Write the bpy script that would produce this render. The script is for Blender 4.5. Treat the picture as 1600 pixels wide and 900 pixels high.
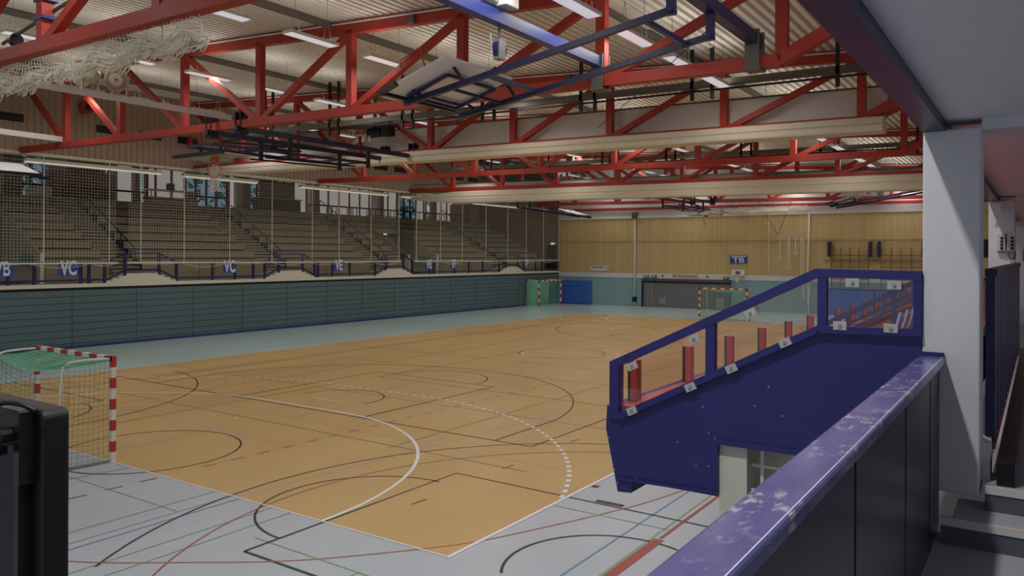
import bpy, math, random
from mathutils import Vector, Matrix
random.seed(7)
for o in list(bpy.data.objects): bpy.data.objects.remove(o)
S = bpy.context.scene
COL = S.collection

# ------------------------------------------------------------------ camera, world, exposure
cam_d = bpy.data.cameras.new('camera'); cam = bpy.data.objects.new('camera', cam_d); COL.objects.link(cam)
YAW, ROLL, F = 0.5966, 0.0044, 1217.94
cam_d.sensor_width = 36.0; cam_d.sensor_fit = 'HORIZONTAL'
cam_d.lens = 36.0 * F / 1600.0
cam_d.shift_y = (398.69 - 450.0) / 1600.0
cam_d.clip_end = 400; cam_d.clip_start = 0.05
cam.matrix_world = (Matrix.Translation((16.651, -8.287, 4.108)) @ Matrix.Rotation(YAW, 4, 'Z')
                    @ Matrix.Rotation(math.pi / 2, 4, 'X') @ Matrix.Rotation(ROLL, 4, 'Z'))
S.camera = cam
W = bpy.data.worlds.new('world'); S.world = W; W.use_nodes = True
W.node_tree.nodes['Background'].inputs[0].default_value = (0.80, 0.87, 1.0, 1)
W.node_tree.nodes['Background'].inputs[1].default_value = 0.34
S.view_settings.view_transform = 'Standard'; S.view_settings.look = 'None'
S.view_settings.exposure = 0.0; S.view_settings.gamma = 1.0; S.view_settings.use_curve_mapping = False
LAMP_W, TRIB_W, GLOW = 32.0, 240.0, 0.42

# ------------------------------------------------------------------ helpers
def lin(c): return c / 12.92 if c <= 0.04045 else ((c + 0.055) / 1.055) ** 2.4
def rgb(h): return tuple(lin(int(h[i:i + 2], 16) / 255) for i in (0, 2, 4)) + (1,)
MATS = {}
def mat(name, h, rough=0.55, metal=0.0, var=0.0, scale=4.0, bump=0.0, stretch=None, spec=0.5):
    m = bpy.data.materials.new(name); m.use_nodes = True; MATS[name] = m
    nt = m.node_tree; b = nt.nodes['Principled BSDF']
    b.inputs['Roughness'].default_value = rough; b.inputs['Metallic'].default_value = metal
    b.inputs['Specular IOR Level'].default_value = spec
    c = rgb(h); b.inputs['Base Color'].default_value = c
    if var or bump:
        tc = nt.nodes.new('ShaderNodeTexCoord'); mp = nt.nodes.new('ShaderNodeMapping')
        nz = nt.nodes.new('ShaderNodeTexNoise'); nz.inputs['Scale'].default_value = scale; nz.inputs['Detail'].default_value = 4
        if stretch: mp.inputs['Scale'].default_value = stretch
        nt.links.new(tc.outputs['Object'], mp.inputs[0]); nt.links.new(mp.outputs[0], nz.inputs[0])
        if var:
            r = nt.nodes.new('ShaderNodeMix'); r.data_type = 'RGBA'
            r.inputs['A'].default_value = tuple(x * (1 - var) for x in c[:3]) + (1,)
            r.inputs['B'].default_value = tuple(min(1, x * (1 + var)) for x in c[:3]) + (1,)
            nt.links.new(nz.outputs['Fac'], r.inputs['Factor']); nt.links.new(r.outputs['Result'], b.inputs['Base Color'])
        if bump:
            bp = nt.nodes.new('ShaderNodeBump'); bp.inputs['Strength'].default_value = bump
            nt.links.new(nz.outputs['Fac'], bp.inputs['Height']); nt.links.new(bp.outputs[0], b.inputs['Normal'])
    return m
def emis(name, h, k):
    m = mat(name, h, 0.6); b = m.node_tree.nodes['Principled BSDF']
    b.inputs['Emission Color'].default_value = rgb(h); b.inputs['Emission Strength'].default_value = k
    return m
def glassy(name, h, alpha):
    m = bpy.data.materials.new(name); m.use_nodes = True; MATS[name] = m; nt = m.node_tree
    out = nt.nodes['Material Output']; t = nt.nodes.new('ShaderNodeBsdfTransparent'); t.inputs[0].default_value = rgb(h)
    g = nt.nodes.new('ShaderNodeBsdfGlossy'); g.inputs['Roughness'].default_value = 0.03
    mx = nt.nodes.new('ShaderNodeMixShader'); mx.inputs[0].default_value = alpha
    nt.links.new(t.outputs[0], mx.inputs[1]); nt.links.new(g.outputs[0], mx.inputs[2]); nt.links.new(mx.outputs[0], out.inputs[0])
    return m

def milky(name, h, k):
    nt = MATS[name].node_tree; out = nt.nodes['Material Output']; src = out.inputs[0].links[0].from_socket
    d = nt.nodes.new('ShaderNodeBsdfDiffuse'); d.inputs[0].default_value = rgb(h); mx = nt.nodes.new('ShaderNodeMixShader'); mx.inputs[0].default_value = k
    nt.links.new(src, mx.inputs[1]); nt.links.new(d.outputs[0], mx.inputs[2]); nt.links.new(mx.outputs[0], out.inputs[0])

class MB:
    def __init__(s): s.v = []; s.f = []
    def add(s, vs, fs):
        o = len(s.v); s.v += [tuple(v) for v in vs]; s.f += [tuple(i + o for i in f) for f in fs]; return s
    def box(s, x0, x1, y0, y1, z0, z1):
        x0, x1 = min(x0, x1), max(x0, x1); y0, y1 = min(y0, y1), max(y0, y1); z0, z1 = min(z0, z1), max(z0, z1)
        return s.add([(x, y, z) for z in (z0, z1) for y in (y0, y1) for x in (x0, x1)],
                     [(0, 2, 3, 1), (4, 5, 7, 6), (0, 1, 5, 4), (2, 6, 7, 3), (0, 4, 6, 2), (1, 3, 7, 5)])
    def bar(s, p, q, w, h, up=(0, 0, 1)):
        p, q, up = Vector(p), Vector(q), Vector(up); d = (q - p).normalized()
        if abs(d.dot(up)) > 0.98: up = Vector((0, 1, 0))
        a = d.cross(up).normalized(); b = a.cross(d).normalized(); a *= w / 2; b *= h / 2
        vs = [p - a - b, p + a - b, p + a + b, p - a + b, q - a - b, q + a - b, q + a + b, q - a + b]
        return s.add(vs, [(3, 2, 1, 0), (4, 5, 6, 7), (0, 1, 5, 4), (1, 2, 6, 5), (2, 3, 7, 6), (3, 0, 4, 7)])
    def tube(s, pts, r, n=6, closed=False):
        pts = [Vector(p) for p in pts]; N = len(pts); rings = []; prev = None
        for i, p in enumerate(pts):
            a = pts[(i - 1) % N] if (closed or i > 0) else p; b = pts[(i + 1) % N] if (closed or i < N - 1) else p
            d = (b - a); d = d.normalized() if d.length > 1e-9 else Vector((0, 0, 1))
            if prev is None:
                u = Vector((0, 0, 1)) if abs(d.z) < 0.9 else Vector((1, 0, 0)); u = (u - d * u.dot(d)).normalized()
            else:
                u = prev - d * prev.dot(d); u = u.normalized() if u.length > 1e-6 else prev
            prev = u; w = d.cross(u)
            rr = r[i] if isinstance(r, (list, tuple)) else r
            rings.append([p + (u * math.cos(2 * math.pi * k / n) + w * math.sin(2 * math.pi * k / n)) * rr for k in range(n)])
        fs = []
        for i in range(N if closed else N - 1):
            j = (i + 1) % N
            for k in range(n): fs.append((i * n + k, i * n + (k + 1) % n, j * n + (k + 1) % n, j * n + k))
        if not closed: fs += [tuple(range(n))[::-1], tuple((N - 1) * n + k for k in range(n))]
        return s.add([v for rg in rings for v in rg], fs)
    def prism(s, poly, axis, a, b):
        # poly in the two remaining axes, in x,y,z order
        def P(u, w, t): return (t, u, w) if axis == 'x' else ((u, t, w) if axis == 'y' else (u, w, t))
        n = len(poly); vs = [P(u, w, a) for u, w in poly] + [P(u, w, b) for u, w in poly]
        return s.add(vs, [tuple(range(n))[::-1], tuple(range(n, 2 * n))] + [(i, (i + 1) % n, n + (i + 1) % n, n + i) for i in range(n)])
    def strip(s, pts, w, z=0.004, closed=False):
        pts = [Vector((p[0], p[1], 0)) for p in pts]; N = len(pts); L = []
        for i, p in enumerate(pts):
            a = pts[(i - 1) % N] if (closed or i > 0) else p; b = pts[(i + 1) % N] if (closed or i < N - 1) else p
            d = (b - a).normalized(); nrm = Vector((-d.y, d.x, 0)) * w / 2
            L += [(p.x + nrm.x, p.y + nrm.y, z), (p.x - nrm.x, p.y - nrm.y, z)]
        return s.add(L, [(2 * i, 2 * i + 1, 2 * ((i + 1) % N) + 1, 2 * ((i + 1) % N)) for i in range(N if closed else N - 1)])
    def arc(s, c, r, a0, a1, w, z=0.004, n=48):
        return s.strip([(c[0] + r * math.cos(math.radians(a0 + (a1 - a0) * i / n)), c[1] + r * math.sin(math.radians(a0 + (a1 - a0) * i / n))) for i in range(n + 1)], w, z)
    def build(s, name, m, parent=None, smooth=False, bevel=0.0, label=None):
        if parent is None:
            xs = [v[0] for v in s.v]; ys = [v[1] for v in s.v]; zs = [v[2] for v in s.v]
            og = Vector(((min(xs) + max(xs)) / 2, (min(ys) + max(ys)) / 2, min(zs)))
        else: og = WL[parent.name]
        me = bpy.data.meshes.new(name); me.from_pydata([(v[0] - og.x, v[1] - og.y, v[2] - og.z) for v in s.v], [], s.f)
        me.update()
        import bmesh
        bm = bmesh.new(); bm.from_mesh(me); bmesh.ops.recalc_face_normals(bm, faces=bm.faces); bm.to_mesh(me); bm.free()
        for mm in (m if isinstance(m, (list, tuple)) else [m]): me.materials.append(MATS[mm])
        if smooth:
            for p in me.polygons: p.use_smooth = True
        o = bpy.data.objects.new(name, me); COL.objects.link(o)
        if parent is None: o.location = og
        else: o.parent = parent
        WL[o.name] = og
        if bevel:
            bv = o.modifiers.new('bevel', 'BEVEL'); bv.width = bevel; bv.segments = 2; bv.limit_method = 'ANGLE'
        if label: o['label'] = label
        return o
WL = {}
def thing(name, loc, label, cat, group=None):
    o = bpy.data.objects.new(name, None); COL.objects.link(o); o.location = loc; o.empty_display_size = 0.1
    WL[o.name] = Vector(loc); return tag(o, label, cat, group)
def tag(o, label, cat, group=None):
    o['label'] = label; o['category'] = cat
    if group: o['group'] = group
    return o
def struct(o): o['kind'] = 'structure'; return o
def kids(o): return [c for c in COL.objects if c.parent == o]
def dup(root, d, label, group=None, tree=None):
    r = root.copy(); COL.objects.link(r); r.location = Vector(root.location) + Vector(d); r['label'] = label
    if group: r['group'] = group
    tree = tree if tree is not None else [(c, kids(c)) for c in kids(root)]
    for c, gs in tree:
        c2 = c.copy(); COL.objects.link(c2); c2.parent = r
        for g in gs:
            g2 = g.copy(); COL.objects.link(g2); g2.parent = c2
    WL[r.name] = Vector(r.location)
    return r
def textmesh(txt, size, name, m, parent, loc, rot, ext=0.004, sx=1.0, bold=0.0):
    cu = bpy.data.curves.new('t', 'FONT'); cu.body = txt; cu.size = size; cu.extrude = ext; cu.align_x = 'CENTER'; cu.align_y = 'CENTER'; cu.offset = bold
    to = bpy.data.objects.new('t', cu); COL.objects.link(to); bpy.context.view_layer.update()
    me = bpy.data.meshes.new_from_object(to.evaluated_get(bpy.context.evaluated_depsgraph_get()))
    bpy.data.objects.remove(to); me.name = name; me.materials.clear(); me.materials.append(MATS[m])
    R = Matrix.Translation(Vector(loc) - WL[parent.name]) @ rot @ Matrix.Diagonal((sx, 1, 1, 1))
    me.transform(R); o = bpy.data.objects.new(name, me); COL.objects.link(o); o.parent = parent; WL[o.name] = WL[parent.name]
    return o
FACE_Y = Matrix.Rotation(math.pi / 2, 4, 'X')                                  # text read from -Y side
FACE_X = Matrix.Rotation(math.pi / 2, 4, 'Z') @ Matrix.Rotation(math.pi / 2, 4, 'X')   # text read from +X side
ORD = ['first', 'second', 'third', 'fourth', 'fifth', 'sixth', 'seventh', 'eighth', 'ninth', 'tenth', 'eleventh', 'twelfth', 'thirteenth',
       'fourteenth', 'fifteenth', 'sixteenth', 'seventeenth', 'eighteenth', 'nineteenth', 'twentieth', 'twenty-first', 'twenty-second']

# ------------------------------------------------------------------ materials
mat('red_steel', 'a63a2d', 0.5, var=0.12, scale=2, spec=.3)
mat('deck', 'e6e0d4', 0.5, var=0.06, scale=1.5)
mat('purlin', '6e675e', 0.6, var=0.1)
mat('dark_steel', '5a544a', 0.5, var=0.1)
mat('black', '0a0a0d', 0.5)
mat('black_satin', '141417', 0.32, var=0.15, scale=9)
mat('navy_dark', '1e2144', 0.4)
mat('navy', '23265a', 0.35, var=0.05)
mat('navy_bright', '2c3778', 0.35)
mat('panel_blue', '28286b', 0.42, var=0.07, scale=3)
mat('cap_blue', '6a66ae', 0.22, bump=0.05)
mat('cap_wear', 'c9c6d4', 0.3, var=0.1)
mat('parapet_dark', '2b2b40', 0.35, var=0.35, scale=2.5, bump=0.03)
mat('white_paint', 'dcdcde', 0.6, var=0.04, scale=8)
mat('plaster', 'd6d5d8', 0.75, var=0.05, scale=12, bump=0.12)
mat('slab_white', 'e2e1e4', 0.8, var=0.05, scale=6, bump=0.05)
mat('off_white', 'd8d2c0', 0.6, var=0.06)
mat('concrete', '8f8871', 0.8, var=0.14, scale=2.2)
mat('bench_wood', '938a70', 0.6, var=0.18, scale=1.2, stretch=(1, 0.4, 3))
mat('terrace_shade', '2b2822', 0.8); mat('brick', '7c5a48', 0.85, var=0.2, scale=3)  # terrace colour darkened to stand in for shade in the bench gaps
mat('cladding', 'ac9683', 0.6, var=0.06)
mat('green_panel', '566f73', 0.5, var=0.08, scale=2.5)
mat('teal_wall', '8fb0b5', 0.6, var=0.06, scale=2)
mat('floor_grey', 'bcc3cc', 0.34, var=0.1, scale=1.1, stretch=(1, 0.35, 1), spec=0.45)
mat('floor_orange', 'cdaa70', 0.4, var=0.13, scale=0.9, stretch=(1, 0.3, 1), spec=0.35)
mat('line_white', 'eef0f0', 0.4); mat('line_black', '232629', 0.4); mat('line_grey', '6b675e', 0.4); mat('line_red', 'a84a42', 0.4)
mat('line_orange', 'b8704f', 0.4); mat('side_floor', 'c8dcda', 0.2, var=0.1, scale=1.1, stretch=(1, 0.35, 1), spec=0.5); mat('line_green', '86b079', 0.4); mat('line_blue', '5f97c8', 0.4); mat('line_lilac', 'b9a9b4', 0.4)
mat('curtain', 'd9d2c6', 0.55, var=0.03); mat('curtain_beige', 'dacfb8', 0.6, var=0.05)
mat('rope_white', 'e9e6da', 0.7); mat('net_white', 'e8dfcc', 0.8); mat('net_green', '8ed4b2', 0.8); mat('net_dark', '3d7260', 0.8)
mat('board_white', 'e6e4e4', 0.4, var=0.03); mat('board_glass', 'aab4b4', 0.15)
mat('hoop_orange', 'd0683a', 0.45); mat('goal_red', 'c0352f', 0.4); mat('goal_white', 'e8e4da', 0.4)
mat('galv', 'a9a9a6', 0.4, 0.7); mat('galv_matt', 'b2b2ae', 0.5); mat('chrome', 'c8c8c8', 0.25, 0.8)
mat('horn', 'c3b79c', 0.5); mat('lamp_metal', 'cfcdc8', 0.5)
mat('mat_blue', '3f6ac0', 0.45, var=0.06); mat('sign_blue', '3a4fa6', 0.4); mat('sign_white', 'e6e6e6', 0.4)
mat('door_dark', '23262c', 0.5); mat('sign_green', '3f6f58', 0.5); mat('text_red', '8e2f3c', 0.5)
mat('kiosk_brown', '8a674f', 0.7, var=0.1); mat('grille', '74757a', 0.6, var=0.5, scale=14); mat('pillar_tan', '9a8672', 0.7)
mat('mullion_red', 'b03442', 0.5); mat('table_dark', '33322f', 0.5); mat('leaf', '6fa05a', 0.8, var=0.6, scale=3)
mat('skirting', '2f3170', 0.5); mat('frame_white', 'd8d6d0', 0.5); mat('recess_white', 'd2d0c2', 0.7, var=0.05); mat('label_white', 'dedede', 0.4)
mat('tread', 'a3a4ac', 0.55, var=0.12, scale=3); mat('riser_dark', '5b5c68', 0.6, var=0.1); mat('seat_plastic', '8d9cc4', 0.25); mat('deck_red', 'a8413c', 0.5)
mat('pipe_red', 'a0302e', 0.5); mat('gym_wood', '8a6440', 0.5)
emis('lamp_glow', 'f2f4ff', GLOW); emis('pane_glow', 'f6f2ec', 0.2); emis('strip_glow', 'fffaf0', 0.30)
glassy('plexi', 'fdfaf8', 0.05); milky('plexi', 'f0dcd4', .012); glassy('pane', 'cfe0ea', 0.12)

def wood_mat():
    m = mat('wall_wood', 'd8b274', 0.5); nt = m.node_tree; b = nt.nodes['Principled BSDF']
    tc = nt.nodes.new('ShaderNodeTexCoord'); sx = nt.nodes.new('ShaderNodeSeparateXYZ'); nt.links.new(tc.outputs['Object'], sx.inputs[0])
    fr = nt.nodes.new('ShaderNodeMath'); fr.operation = 'MULTIPLY'; fr.inputs[1].default_value = 1 / 0.11; nt.links.new(sx.outputs['X'], fr.inputs[0])
    fl = nt.nodes.new('ShaderNodeMath'); fl.operation = 'FLOOR'; nt.links.new(fr.outputs[0], fl.inputs[0])
    wn = nt.nodes.new('ShaderNodeTexWhiteNoise'); wn.noise_dimensions = '1D'; nt.links.new(fl.outputs[0], wn.inputs['W'])
    fc = nt.nodes.new('ShaderNodeMath'); fc.operation = 'FRACT'; nt.links.new(fr.outputs[0], fc.inputs[0])
    gp = nt.nodes.new('ShaderNodeMath'); gp.operation = 'LESS_THAN'; gp.inputs[1].default_value = 0.13; nt.links.new(fc.outputs[0], gp.inputs[0])
    mp = nt.nodes.new('ShaderNodeMapping'); mp.inputs['Scale'].default_value = (14, 1, 0.6); nt.links.new(tc.outputs['Object'], mp.inputs[0])
    nz = nt.nodes.new('ShaderNodeTexNoise'); nz.inputs['Scale'].default_value = 1.5; nt.links.new(mp.outputs[0], nz.inputs[0])
    ad = nt.nodes.new('ShaderNodeMath'); ad.operation = 'ADD'; nt.links.new(wn.outputs['Value'], ad.inputs[0]); nt.links.new(nz.outputs['Fac'], ad.inputs[1])
    hf = nt.nodes.new('ShaderNodeMath'); hf.operation = 'MULTIPLY'; hf.inputs[1].default_value = 0.5; nt.links.new(ad.outputs[0], hf.inputs[0])
    mx = nt.nodes.new('ShaderNodeMix'); mx.data_type = 'RGBA'; mx.inputs['A'].default_value = rgb('c6a970'); mx.inputs['B'].default_value = rgb('dec28e')
    nt.links.new(hf.outputs[0], mx.inputs['Factor'])
    m2 = nt.nodes.new('ShaderNodeMix'); m2.data_type = 'RGBA'; m2.inputs['B'].default_value = rgb('9c8050')
    nt.links.new(gp.outputs[0], m2.inputs['Factor']); nt.links.new(mx.outputs['Result'], m2.inputs['A']); nt.links.new(m2.outputs['Result'], b.inputs['Base Color'])
wood_mat()
def cap_mat():
    m = MATS['cap_blue']; nt = m.node_tree; b = nt.nodes['Principled BSDF']
    tc = nt.nodes.new('ShaderNodeTexCoord')
    def noise(sc, scale, lo, hi):
        mp = nt.nodes.new('ShaderNodeMapping'); mp.inputs['Scale'].default_value = sc; nt.links.new(tc.outputs['Object'], mp.inputs[0])
        n = nt.nodes.new('ShaderNodeTexNoise'); n.inputs['Scale'].default_value = scale; n.inputs['Detail'].default_value = 6; n.inputs['Roughness'].default_value = .65; nt.links.new(mp.outputs[0], n.inputs[0])
        r = nt.nodes.new('ShaderNodeMapRange'); r.inputs[1].default_value = lo; r.inputs[2].default_value = hi; nt.links.new(n.outputs['Fac'], r.inputs[0]); return r
    a = noise((1.0, .55, 1), 26, .52, .63); c = noise((.3, 1, 1), 2.2, .46, .6)
    mu = nt.nodes.new('ShaderNodeMath'); mu.operation = 'MULTIPLY'; nt.links.new(a.outputs[0], mu.inputs[0]); nt.links.new(c.outputs[0], mu.inputs[1])
    k = nt.nodes.new('ShaderNodeMath'); k.operation = 'MULTIPLY'; k.inputs[1].default_value = .8; nt.links.new(mu.outputs[0], k.inputs[0])
    v = noise((1, .4, 1), 6, .3, .7)
    m1 = nt.nodes.new('ShaderNodeMix'); m1.data_type = 'RGBA'; m1.inputs['A'].default_value = rgb('484482'); m1.inputs['B'].default_value = rgb('625f9c'); nt.links.new(v.outputs[0], m1.inputs['Factor'])
    m2 = nt.nodes.new('ShaderNodeMix'); m2.data_type = 'RGBA'; m2.inputs['B'].default_value = rgb('c9c5cc'); nt.links.new(m1.outputs['Result'], m2.inputs['A']); nt.links.new(k.outputs[0], m2.inputs['Factor'])
    nt.links.new(m2.outputs['Result'], b.inputs['Base Color'])
cap_mat()
def brick_mat():
    m = MATS['brick']; nt = m.node_tree; b = nt.nodes['Principled BSDF']
    for l in list(b.inputs['Base Color'].links): nt.links.remove(l)
    tc = nt.nodes.new('ShaderNodeTexCoord'); mp = nt.nodes.new('ShaderNodeMapping'); mp.inputs['Rotation'].default_value = (math.pi / 2, 0, 0)
    bt = nt.nodes.new('ShaderNodeTexBrick'); bt.inputs['Scale'].default_value = 1.0; bt.inputs['Brick Width'].default_value = 0.26; bt.inputs['Row Height'].default_value = 0.085
    bt.inputs['Mortar Size'].default_value = 0.012; bt.inputs['Color1'].default_value = rgb('7e5c49'); bt.inputs['Color2'].default_value = rgb('6c4d3d'); bt.inputs['Mortar'].default_value = rgb('8c8074')
    nt.links.new(tc.outputs['Object'], mp.inputs[0]); nt.links.new(mp.outputs[0], bt.inputs[0]); nt.links.new(bt.outputs['Color'], b.inputs['Base Color'])
brick_mat()

# ------------------------------------------------------------------ floor and markings
fl = struct(MB().box(-18.2, 22, -14, 50.2, -0.1, 0.0).build('floor', 'floor_grey'))
pf = MB().add([(-10.4, 0, .002), (10, 0, .002), (10, 40, .002), (-10.4, 40, .002)], [(0, 1, 2, 3)]).build('playing_field', 'floor_orange', fl, label='orange playing field of the court')
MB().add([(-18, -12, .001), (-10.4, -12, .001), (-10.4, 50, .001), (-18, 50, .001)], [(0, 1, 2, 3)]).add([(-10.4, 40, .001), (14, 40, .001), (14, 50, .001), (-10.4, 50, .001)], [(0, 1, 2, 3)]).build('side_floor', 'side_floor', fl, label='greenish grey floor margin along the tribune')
m = MB(); m.strip([(-10.4, 0), (10, 0), (10, 40), (-10.4, 40)], 0.07, .006, True)
def sixm(m, r, w, z, dash=False):
    for s in (0, 1):
        pts = []
        a0 = math.degrees(math.acos(min(1, 8.45 / r))) if r > 8.4 else 0
        n = 160
        arcR = [(1.5 + r * math.cos(math.radians(a)), r * math.sin(math.radians(a))) for a in [a0 + (90 - a0) * i / n for i in range(n + 1)]]
        arcL = [(-x, y) for x, y in arcR][::-1]
        pts = arcR + arcL
        if s: pts = [(x, 40 - y) for x, y in pts]
        if not dash: m.strip(pts, w, z)
        else:
            acc = 0; seg = [pts[0]]; on = True
            for a, b in zip(pts, pts[1:]):
                dl = math.dist(a, b); k = max(1, int(dl / 0.02))
                for i in range(1, k + 1):
                    q = (a[0] + (b[0] - a[0]) * i / k, a[1] + (b[1] - a[1]) * i / k); acc += dl / k; seg.append(q)
                    if acc >= 0.16:
                        if on and len(seg) > 1: m.strip(seg[::3] + [seg[-1]], w, z)
                        on = not on; acc = 0; seg = [q]
sixm(m, 6, 0.07, .007); sixm(m, 9, 0.085, .006, True)
for y in (7, 33): m.strip([(-.5, y), (.5, y)], .05, .006)
for y in (4, 36): m.strip([(-.075, y), (.075, y)], .05, .006)
m.strip([(-10.4, 20), (10, 20)], .05, .006); m.arc((.4, 20), 2.0, 0, 360, .04, .006)
for x, y in ((-8, 29), (-7.6, 33), (-7.6, 37)): m.arc((x + 2, y + 3), 2.2, 120, 250, .04, .006)
m.build('court_lines_white', 'line_white', fl, label='white court lines')
k = MB()
for sgn in (0, 1):
    Yf = (lambda y: y) if not sgn else (lambda y: 40 - y)
    def P(*pts): return [(x, Yf(y)) for x, y in pts]
    k.strip(P((-9.3, 5.85), (7.62, 5.78)), .05, .005); k.strip(P((7.62, 5.8), (7.62, 20)), .045, .005); k.strip(P((-7.62, 5.8), (-7.62, 20)), .045, .005)
    k.strip(P((-2.55, 5.85), (-2.55, 11.65), (2.55, 11.5), (2.5, 5.85)), .055, .005)
    def A(c, r, a0, a1, w=.042):
        n = 60; k.strip(P(*[(c[0] + r * math.cos(math.radians(a0 + (a1 - a0) * i / n)), c[1] + r * math.sin(math.radians(a0 + (a1 - a0) * i / n))) for i in range(n + 1)]), w, .005)
    A((0, 11.6), 1.8, 0, 180); A((0, 7.4), 1.3, -10, 190); A((0, 7.4), 6.72, 10, 170)
    k.strip(P((6.65, 5.8), (6.65, 8.5)), .05, .005); k.strip(P((-6.65, 5.8), (-6.65, 8.5)), .05, .005)
    # cross court
    A((1.25, .95), 1.8, 0, 360); A((-9.2, .95), 6.75, -30, 83); A((11.9, .95), 6.7, 95, 215)
    k.strip(P((7.56, -1.45), (7.56, 3.27), (13.4, 3.15)), .05, .005); k.strip(P((7.56, -1.45), (13.4, -1.5)), .05, .005)
    A((7.6, .9), 1.75, 88, 268); A((12.0, .75), 1.35, 60, 215); k.strip(P((8.9, 7.0), (9.9, 7.0)), .05, .005)
    k.strip(P((-5, -1.4), (-5, 3.3), (-10.4, 3.3)), .05, .005); A((-5, .95), 1.8, -90, 90); A((-9.2, .95), 1.35, -80, 80)
A((0, 20), 1.8, 0, 360)
for x, y, dx in ((10.5, 3.2, .5), (10.05, 3.9, .12)): k.strip([(x, y + .12), (x + dx, y + .12)], .12, .005)
k.build('court_lines_black', 'line_black', fl, label='black court lines')
g = MB(); g.strip([(-1.75, 10.88), (-1.6, 29)], .045, .0045); g.strip([(-1.8, 10.9), (8.5, 10.75)], .045, .0045); g.strip([(-7.95, -1), (-7.95, 41)], .045, .0045)
g.strip([(8.6, 4.1), (-9, 4.25)], .03, .0045); g.strip([(-10.4, 8.4), (9.9, 8.2)], .03, .0045); g.strip([(-10.4, 13.6), (9.9, 13.9)], .03, .0045); g.strip([(5.2, 4), (5.2, 36)], .03, .0045)
g.strip([(-4.2, 1), (-4.2, 38)], .03, .0045); g.strip([(-10.4, 16.8), (9.9, 16.6)], .035, .0045); g.strip([(-10.4, 24), (9.9, 24.2)], .035, .0045); g.strip([(-10.4, 29.5), (9.9, 29.5)], .035, .0045)
g.build('court_lines_grey', 'line_grey', fl, label='faint grey court lines')
r = MB(); n = 50
r.arc((12.2, 1.0), 6.1, 100, 222, .028, .0055)
r.strip([(12.09, 2.3), (12.15, 38)], .05, .0055); r.strip([(12.08, -3), (12.09, 2.25)], .15, .0055); r.strip([(-1.85, 1.9), (-1.9, 9.4)], .03, .0055)
for i in range(26): 
    if i != 4: r.strip([(3.2 + .02 * i, -2.3 + i * .62), (3.22 + .02 * i, -2.0 + i * .62)], .045, .0055)
for i in range(9): r.strip([(8.1, 1.4 + i * 2.6), (8.12, 1.75 + i * 2.6)], .05, .0055)
for i in range(14): r.strip([(-5.5 + i * .45, 22.6), (-5.3 + i * .45, 22.6)], .04, .0055)
r.build('court_lines_red', 'line_red', fl, label='red court lines')
o_ = MB(); P0 = [(4.6, -3.3), (5.95, -2.99), (7.32, -2.09), (8.5, -1.16), (9.74, .32), (10.25, 1.25), (11.06, 3.21), (11.45, 4.6), (11.75, 6.2)]
def smoothp(P, n=8):
    out = []
    for i in range(len(P) - 1):
        a, b, c, d = P[max(0, i - 1)], P[i], P[i + 1], P[min(len(P) - 1, i + 2)]
        for j in range(n):
            t = j / n; out.append(tuple(.5 * (2 * b[q] + (c[q] - a[q]) * t + (2 * a[q] - 5 * b[q] + 4 * c[q] - d[q]) * t * t + (3 * b[q] - a[q] - 3 * c[q] + d[q]) * t ** 3) for q in range(len(b))))
    return out + [P[-1]]
o_.strip(smoothp(P0), .028, .0058); o_.build('court_line_orange', 'line_orange', fl, label='orange curved court line')
gr = MB()
for a, b in (((-6, -1.0), (5.25, -1.0)), ((4.85, -3), (4.85, 0)), ((5.3, -3), (5.3, 0)), ((6.36, -3.4), (6.36, 0)), ((6.8, -3.4), (6.8, 0)), ((7.25, -1.03), (9.6, -1.07)), ((11.98, -3), (11.98, 38)), ((10.05, 2.7), (12.1, 2.7)), ((9.37, -1.07), (9.37, -4))):
    gr.strip([a, b], .024, .005)
gr.build('court_lines_green', 'line_green', fl, label='thin green court lines')
bl = MB(); bl.strip([(5.53, -3.2), (5.53, 0)], .03, .005); bl.strip([(11.57, -3), (11.57, 38)], .028, .005); bl.strip([(2.0, -1.5), (2.2, 0)], .025, .005)
bl.build('court_lines_blue', 'line_blue', fl, label='thin blue court lines')
li = MB(); li.strip([(.6, 0), (1.6, 12)], .035, .005); li.strip([(5.4, 0), (6.3, 9)], .03, .005); li.strip([(-3, 4.9), (9.6, 4.6)], .03, .005); li.strip([(-9, 3.1), (3, 2.9)], .03, .005)
li.build('court_lines_lilac', 'line_lilac', fl, label='pale lilac court lines')

# ------------------------------------------------------------------ far wall
struct(MB().box(-18, 22, 50, 50.3, 0, 2.3).build('wall_far_lower', 'teal_wall'))
struct(MB().box(-18, 22, 49.96, 50.3, 2.3, 2.72).build('trim_1', 'white_paint'))
struct(MB().box(-18, 22, 49.98, 50.3, 2.72, 7.15).build('wall_far', 'wall_wood'))
struct(MB().box(-18, 22, 49.9, 50.0, 5.28, 5.36).box(-18, 22, 49.94, 50.0, 2.70, 2.74).build('trim_2', 'wall_wood'))
struct(MB().box(-18, 22, 49.85, 50.3, 7.15, 7.35).build('trim_3', 'frame_white'))
struct(MB().box(-18, 22, 50.0, 50.3, 7.35, 11.8).build('wall_far_upper', 'white_paint'))
struct(MB().box(-31.5, -18, 50, 50.3, 0, 8.9).build('wall_far_brick', 'brick'))
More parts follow.
